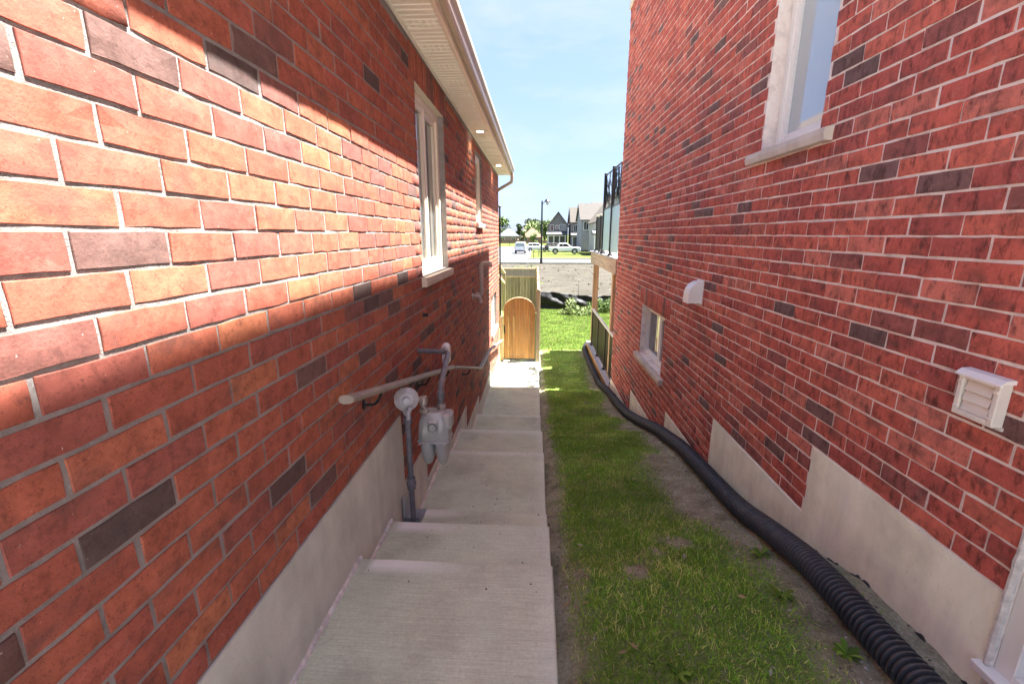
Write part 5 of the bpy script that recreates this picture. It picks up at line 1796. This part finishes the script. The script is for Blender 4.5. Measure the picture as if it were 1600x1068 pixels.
# ------------------------------------------------------------------ far houses
HM = {}
def hmat(c, rough=.9):
    k = tuple(c)
    if k not in HM: HM[k] = plain('house_finish_%d' % len(HM), c, rough, 0, .12, 1.5)
    return HM[k]
def far_house(label, x0, x1, y0, depth, zb, zeave, zridge, wallc, roofc, style='gable', windows=(), door=None, porch=None, garage=None, group='houses across the street', upper=None, over=.35):
    r = empty('house', ((x0+x1)/2, y0, zb), label, 'house', group)
    y1 = y0+depth; xm = (x0+x1)/2; ym = (y0+y1)/2
    w = MB()
    if style == 'gable':
        w.prism([(x0, zb), (x1, zb), (x1, zeave), (xm, zridge-.15), (x0, zeave)], depth, 'y', y0)
    elif style == 'side':
        w.prism([(y0, zb), (y1, zb), (y1, zeave), (ym, zridge-.15), (y0, zeave)], x1-x0, 'x', x0)
    else:
        w.box(x0, x1, y0, y1, zb, zeave)
    w.build('wall', hmat(wallc), r)
    rf = MB(); t = .14; o = over
    if style == 'gable':
        s = (zridge-zeave)/((x1-x0)/2)
        rf.prism([(x0-o, zeave-o*s), (xm, zridge), (x1+o, zeave-o*s), (x1+o, zeave-o*s+t), (xm, zridge+t*1.3), (x0-o, zeave-o*s+t)], depth+2*o, 'y', y0-o)
    elif style == 'side':
        s = (zridge-zeave)/((y1-y0)/2)
        rf.prism([(y0-o, zeave-o*s), (ym, zridge), (y1+o, zeave-o*s), (y1+o, zeave-o*s+t), (ym, zridge+t*1.3), (y0-o, zeave-o*s+t)], x1-x0+2*o, 'x', x0-o)
    else:
        k = min((x1-x0), depth)/2*.9
        A = [(x0-o, y0-o, zeave), (x1+o, y0-o, zeave), (x1+o, y1+o, zeave), (x0-o, y1+o, zeave)]
        B = [(x0+k, ym, zridge), (x1-k, ym, zridge)]
        rf.v += A+B; rf.f += [(0, 1, 5, 4), (1, 2, 5), (2, 3, 4, 5), (3, 0, 4), (3, 2, 1, 0)]
    ro = rf.build('roof', hmat(roofc, .95), r)
    for (a, b, c, d) in windows:
        f = rect_ring(MB(), 0, 0, 0, 0, 0, 0, 0) if False else MB()
        fr = .09
        f.box(a-fr, b+fr, y0-.06, y0-.001, c-fr, c); f.box(a-fr, b+fr, y0-.06, y0-.001, d, d+fr); f.box(a-fr, a, y0-.06, y0-.001, c, d); f.box(b, b+fr, y0-.06, y0-.001, c, d)
        wo = f.build('window', M['vinyl'], r)
        MB().box(a, b, y0-.03, y0-.002, c, d).build('pane', M['carglass'], wo)
        MB().box((a+b)/2-.03, (a+b)/2+.03, y0-.05, y0-.031, c, d).build('mullion', M['vinyl'], wo)
    if door:
        a, b, c, d = door
        do = MB().box(a, b, y0-.05, y0-.003, c, d).build('door', hmat((.06, .06, .07), .5), r)
        MB().box(a+.1, a+.16, y0-.09, y0-.051, (c+d)/2-.05, (c+d)/2+.05).build('handle', M['steel'], do)
    if garage:
        a, b, c, d = garage
        go = MB().box(a, b, y0-.05, y0-.003, c, d).build('garage_door', hmat((.14, .13, .13), .6), r)
    if porch:
        a, b, zf, zt, dp, cols_ = porch
        MB().box(a, b, y0-dp, y0-.004, zb, zf).build('porch_floor', M['kerb'], r)
        pr = MB(); pr.prism([(y0-dp-.3, zt), (y0-.004, zt), (y0-.004, zt+.9), (y0-dp-.3, zt+.22)], b-a+.5, 'x', a-.25)
        pr.build('porch_roof', hmat((.085, .085, .088), .9), r)
        MB().box(a-.05, b+.05, y0-dp-.02, y0-dp+.22, zt-.22, zt-.001).build('porch_beam', M['vinyl'], r)
        for k in range(cols_):
            cx = a+.15+(b-a-.3)*k/max(1, cols_-1)
            MB().bbox(cx-.13, cx+.13, y0-dp, y0-dp+.2, zf, zt-.22, .02).build('column', M['vinyl'], r)
    return r
GREY = (.17, .16, .155); RGREY = (.24, .235, .235)
far_house('grey gabled house with a covered front porch beside the street lamp', 2.8, 7.4, 108, 10, -2.95, 2.1, 5.0, (.20, .19, .18), (.062, .060, .060), 'gable',
          [(3.3, 4.0, .9, 2.1), (5.5, 6.2, 1.0, 2.2), (6.35, 6.9, 1.0, 2.2), (4.6, 5.1, 1.4, 2.0)], None, (2.6, 6.9, -2.5, -.2, 2.0, 4))
far_house('slim grey house between the porch house and the dark upper storey', 8.0, 11.2, 104, 10, -2.95, 2.7, 6.0, (.23, .21, .20), (.052, .046, .041), 'side',
          [(8.5, 9.2, 0.6, 2.0), (9.9, 10.6, .6, 2.0)], (9.3, 10.2, -2.4, -.3), (8.0, 11.0, -2.7, -.4, 1.4, 3))
far_house('tall grey house with dark brick upper storey behind the pickup', 9.0, 13.2, 92, 10, -3.2, 2.9, 6.1, (.27, .27, .30), (.055, .050, .047), 'side',
          [(9.5, 10.4, .9, 2.4), (11.3, 12.2, .9, 2.4)], (10.5, 11.4, -2.3, -.1), None, (11.6, 13.0, -3.1, -.9))
far_house('brown roofed house with white porch columns beside the glass deck rail', 10.2, 17.5, 78, 11, -3.3, 2.3, 6.9, (.33, .32, .31), (.060, .048, .038), 'gable',
          [(10.8, 11.7, .9, 2.2), (12.8, 13.8, .9, 2.2)], (11.3, 12.2, -2.7, -.6), (9.6, 14.0, -2.75, -.1, 2.2, 5))
far_house('grey house beyond the pale porch house, mostly hidden by its neighbours', 12.6, 16.6, 100, 10, -3.0, 3.6, 6.9, (.22, .23, .25), (.06, .06, .06), 'side', [(13.0, 13.9, 1.2, 2.6)])
far_house('low bungalow with blue grey hipped roof at the far left', -12.6, -6.2, 150, 9, -2.8, -.6, 2.1, (.30, .22, .19), (.062, .069, .080), 'hip',
          [(-11.8, -10.6, -2.2, -1.0), (-8.0, -7.0, -2.2, -1.0)], None, None, None, 'distant bungalows')
far_house('low bungalow with tan orange hipped roof left of the street lamp', -4.6, 2.0, 146, 9, -2.7, -.9, 2.0, (.30, .16, .12), (.105, .064, .044), 'hip',
          [(-3.8, -2.8, -2.2, -1.2)], None, None, (-1.6, .6, -2.6, -1.0), 'distant bungalows')
far_house('distant grey roofed house behind the trees', -9.5, 0.5, 210, 10, -2.6, 1.4, 4.6, (.34, .30, .27), (.04, .04, .045), 'hip', [(-8, -6.5, -.5, .8), (-4, -2.5, -.5, .8)], None, None, None, 'distant bungalows')
far_house('distant brown bungalow at the left of the far lawn', -24, -13.6, 158, 9, -2.7, -.5, 1.6, (.25, .13, .10), (.05, .04, .036), 'hip', [(-16, -15, -2, -1)], None, None, None, 'distant bungalows')
# boundary fence in front of the far bungalows
o = MB()
for k in range(30): o.box(-26+k*1.0+.03, -25+k*1.0-.03, 138, 138.08, -2.7, -1.7)
tag(o.build('board_fence', hmat((.22, .14, .11))), 'low brown fence in front of the distant bungalows', 'fence')

# utility boxes, small posts and young planting on the far verge
def small_post(x, y, h, label):
    zb = float(np.interp(y, GY, GZ))
    r = empty('marker_post', (x, y, zb), label, 'post', 'marker posts on the far verge')
    MB().bbox(x-.05, x+.05, y-.05, y+.05, zb-.1, zb+h, .01).build('shaft', M['darkcar'], r)
    MB().bbox(x-.09, x+.09, y-.09, y+.09, zb+h, zb+h+.12, .02).build('cap', M['darkcar'], r)
small_post(-.35, 67.5, 1.0, 'short dark post on the verge left of the street lamp')
small_post(.45, 72, .9, 'second short dark post on the verge near the parked car')
small_post(-6.6, 112, 1.3, 'dark post beside the far lawn at the end of the side street')
r = empty('utility_box', (10.2, 76, -3.4), 'dark green utility box beside the pickup truck', 'utility box')
MB().bbox(9.9, 10.5, 75.8, 76.2, -3.42, -1.6, .03).build('cabinet', hmat((.03, .06, .05), .5), r)
MB().bbox(9.85, 10.55, 75.75, 76.25, -1.6, -1.5, .02).build('lid', hmat((.03, .06, .05), .5), r)

# trees
def tree(x, y, h, blobs, pal, n, size, label, seed, dark=False):
    zb = float(np.interp(y, GY, GZ))
    r = empty('tree', (x, y, zb), label, 'tree', 'trees behind the far houses')
    mb = MB(); mb.tube([(x, y, zb-.2), (x+.1, y, zb+h*.35), (x-.05, y, zb+h*.8)], [h*.035, h*.025, h*.008], 8)
    for k in range(5):
        a = k*1.3; mb.tube([(x, y, zb+h*(.3+.07*k)), (x+math.cos(a)*h*.22, y+math.sin(a)*h*.22, zb+h*(.52+.07*k))], [h*.014, h*.004], 6)
    mb.build('trunk', M['bark'], r, True)
    leaf_cloud('crown', [(x+a, y+b, zb+c, d, e, f) for a, b, c, d, e, f in blobs], n, size, pal, M['foliage'], r, seed)
def crown(w, h0, h1, n, seed):
    R = random.Random(seed); out = []
    for k in range(n):
        t = R.random(); z = h0+(h1-h0)*t; ww = w*(1-.55*t*t)
        a = R.uniform(0, 6.28); q = R.random()**.5*ww*.7
        s = w*R.uniform(.28, .5)
        out.append((math.cos(a)*q, math.sin(a)*q, z, s, s, s*.8))
    return out
tree(-14.5, 180, 9, crown(5.5, 3, 8, 16, 1), GREEN, 2600, .40, 'broad green tree above the blue grey bungalow roof', 21)
tree(-19.5, 176, 8, crown(5, 3, 7, 14, 2), GREEN, 2000, .40, 'green tree at the far left beside the house corner', 22)
tree(-6.6, 172, 7.2, crown(1.5, 2, 6.6, 10, 3), DARKG, 1200, .34, 'narrow dark conifer between the two bungalows', 23)
tree(-2.0, 215, 9.5, crown(4.6, 4, 8.6, 14, 4), DARKG, 2000, .45, 'dark tree rising behind the tan roofed bungalow', 24)
tree(3.0, 168, 8, crown(4.5, 2.5, 7, 14, 5), GREEN, 2000, .40, 'green tree just right of the street lamp', 25)
tree(-.5, 178, 7.5, crown(5.5, 2.5, 6.3, 14, 6), PALE, 2000, .40, 'pale green tree behind the tan roofed bungalow', 26)
tree(6.0, 190, 9.5, crown(5, 3.5, 8.6, 14, 7), GREEN, 1800, .42, 'green tree behind the grey porch house', 27)
tree(-26, 190, 9, crown(6, 3, 8, 14, 8), GREEN, 1800, .42, 'green tree far left behind the brown bungalow', 28)
tree(-3.6, 125, 4.6, crown(.9, 1.2, 4.4, 8, 9), GREEN, 900, .2, 'young slender tree on the far lawn left of the street lamp', 29)
tree(-.8, 118, 3.0, crown(1.5, .8, 2.6, 8, 10), PALE, 900, .2, 'small yellow green shrub tree behind the parked car', 30)
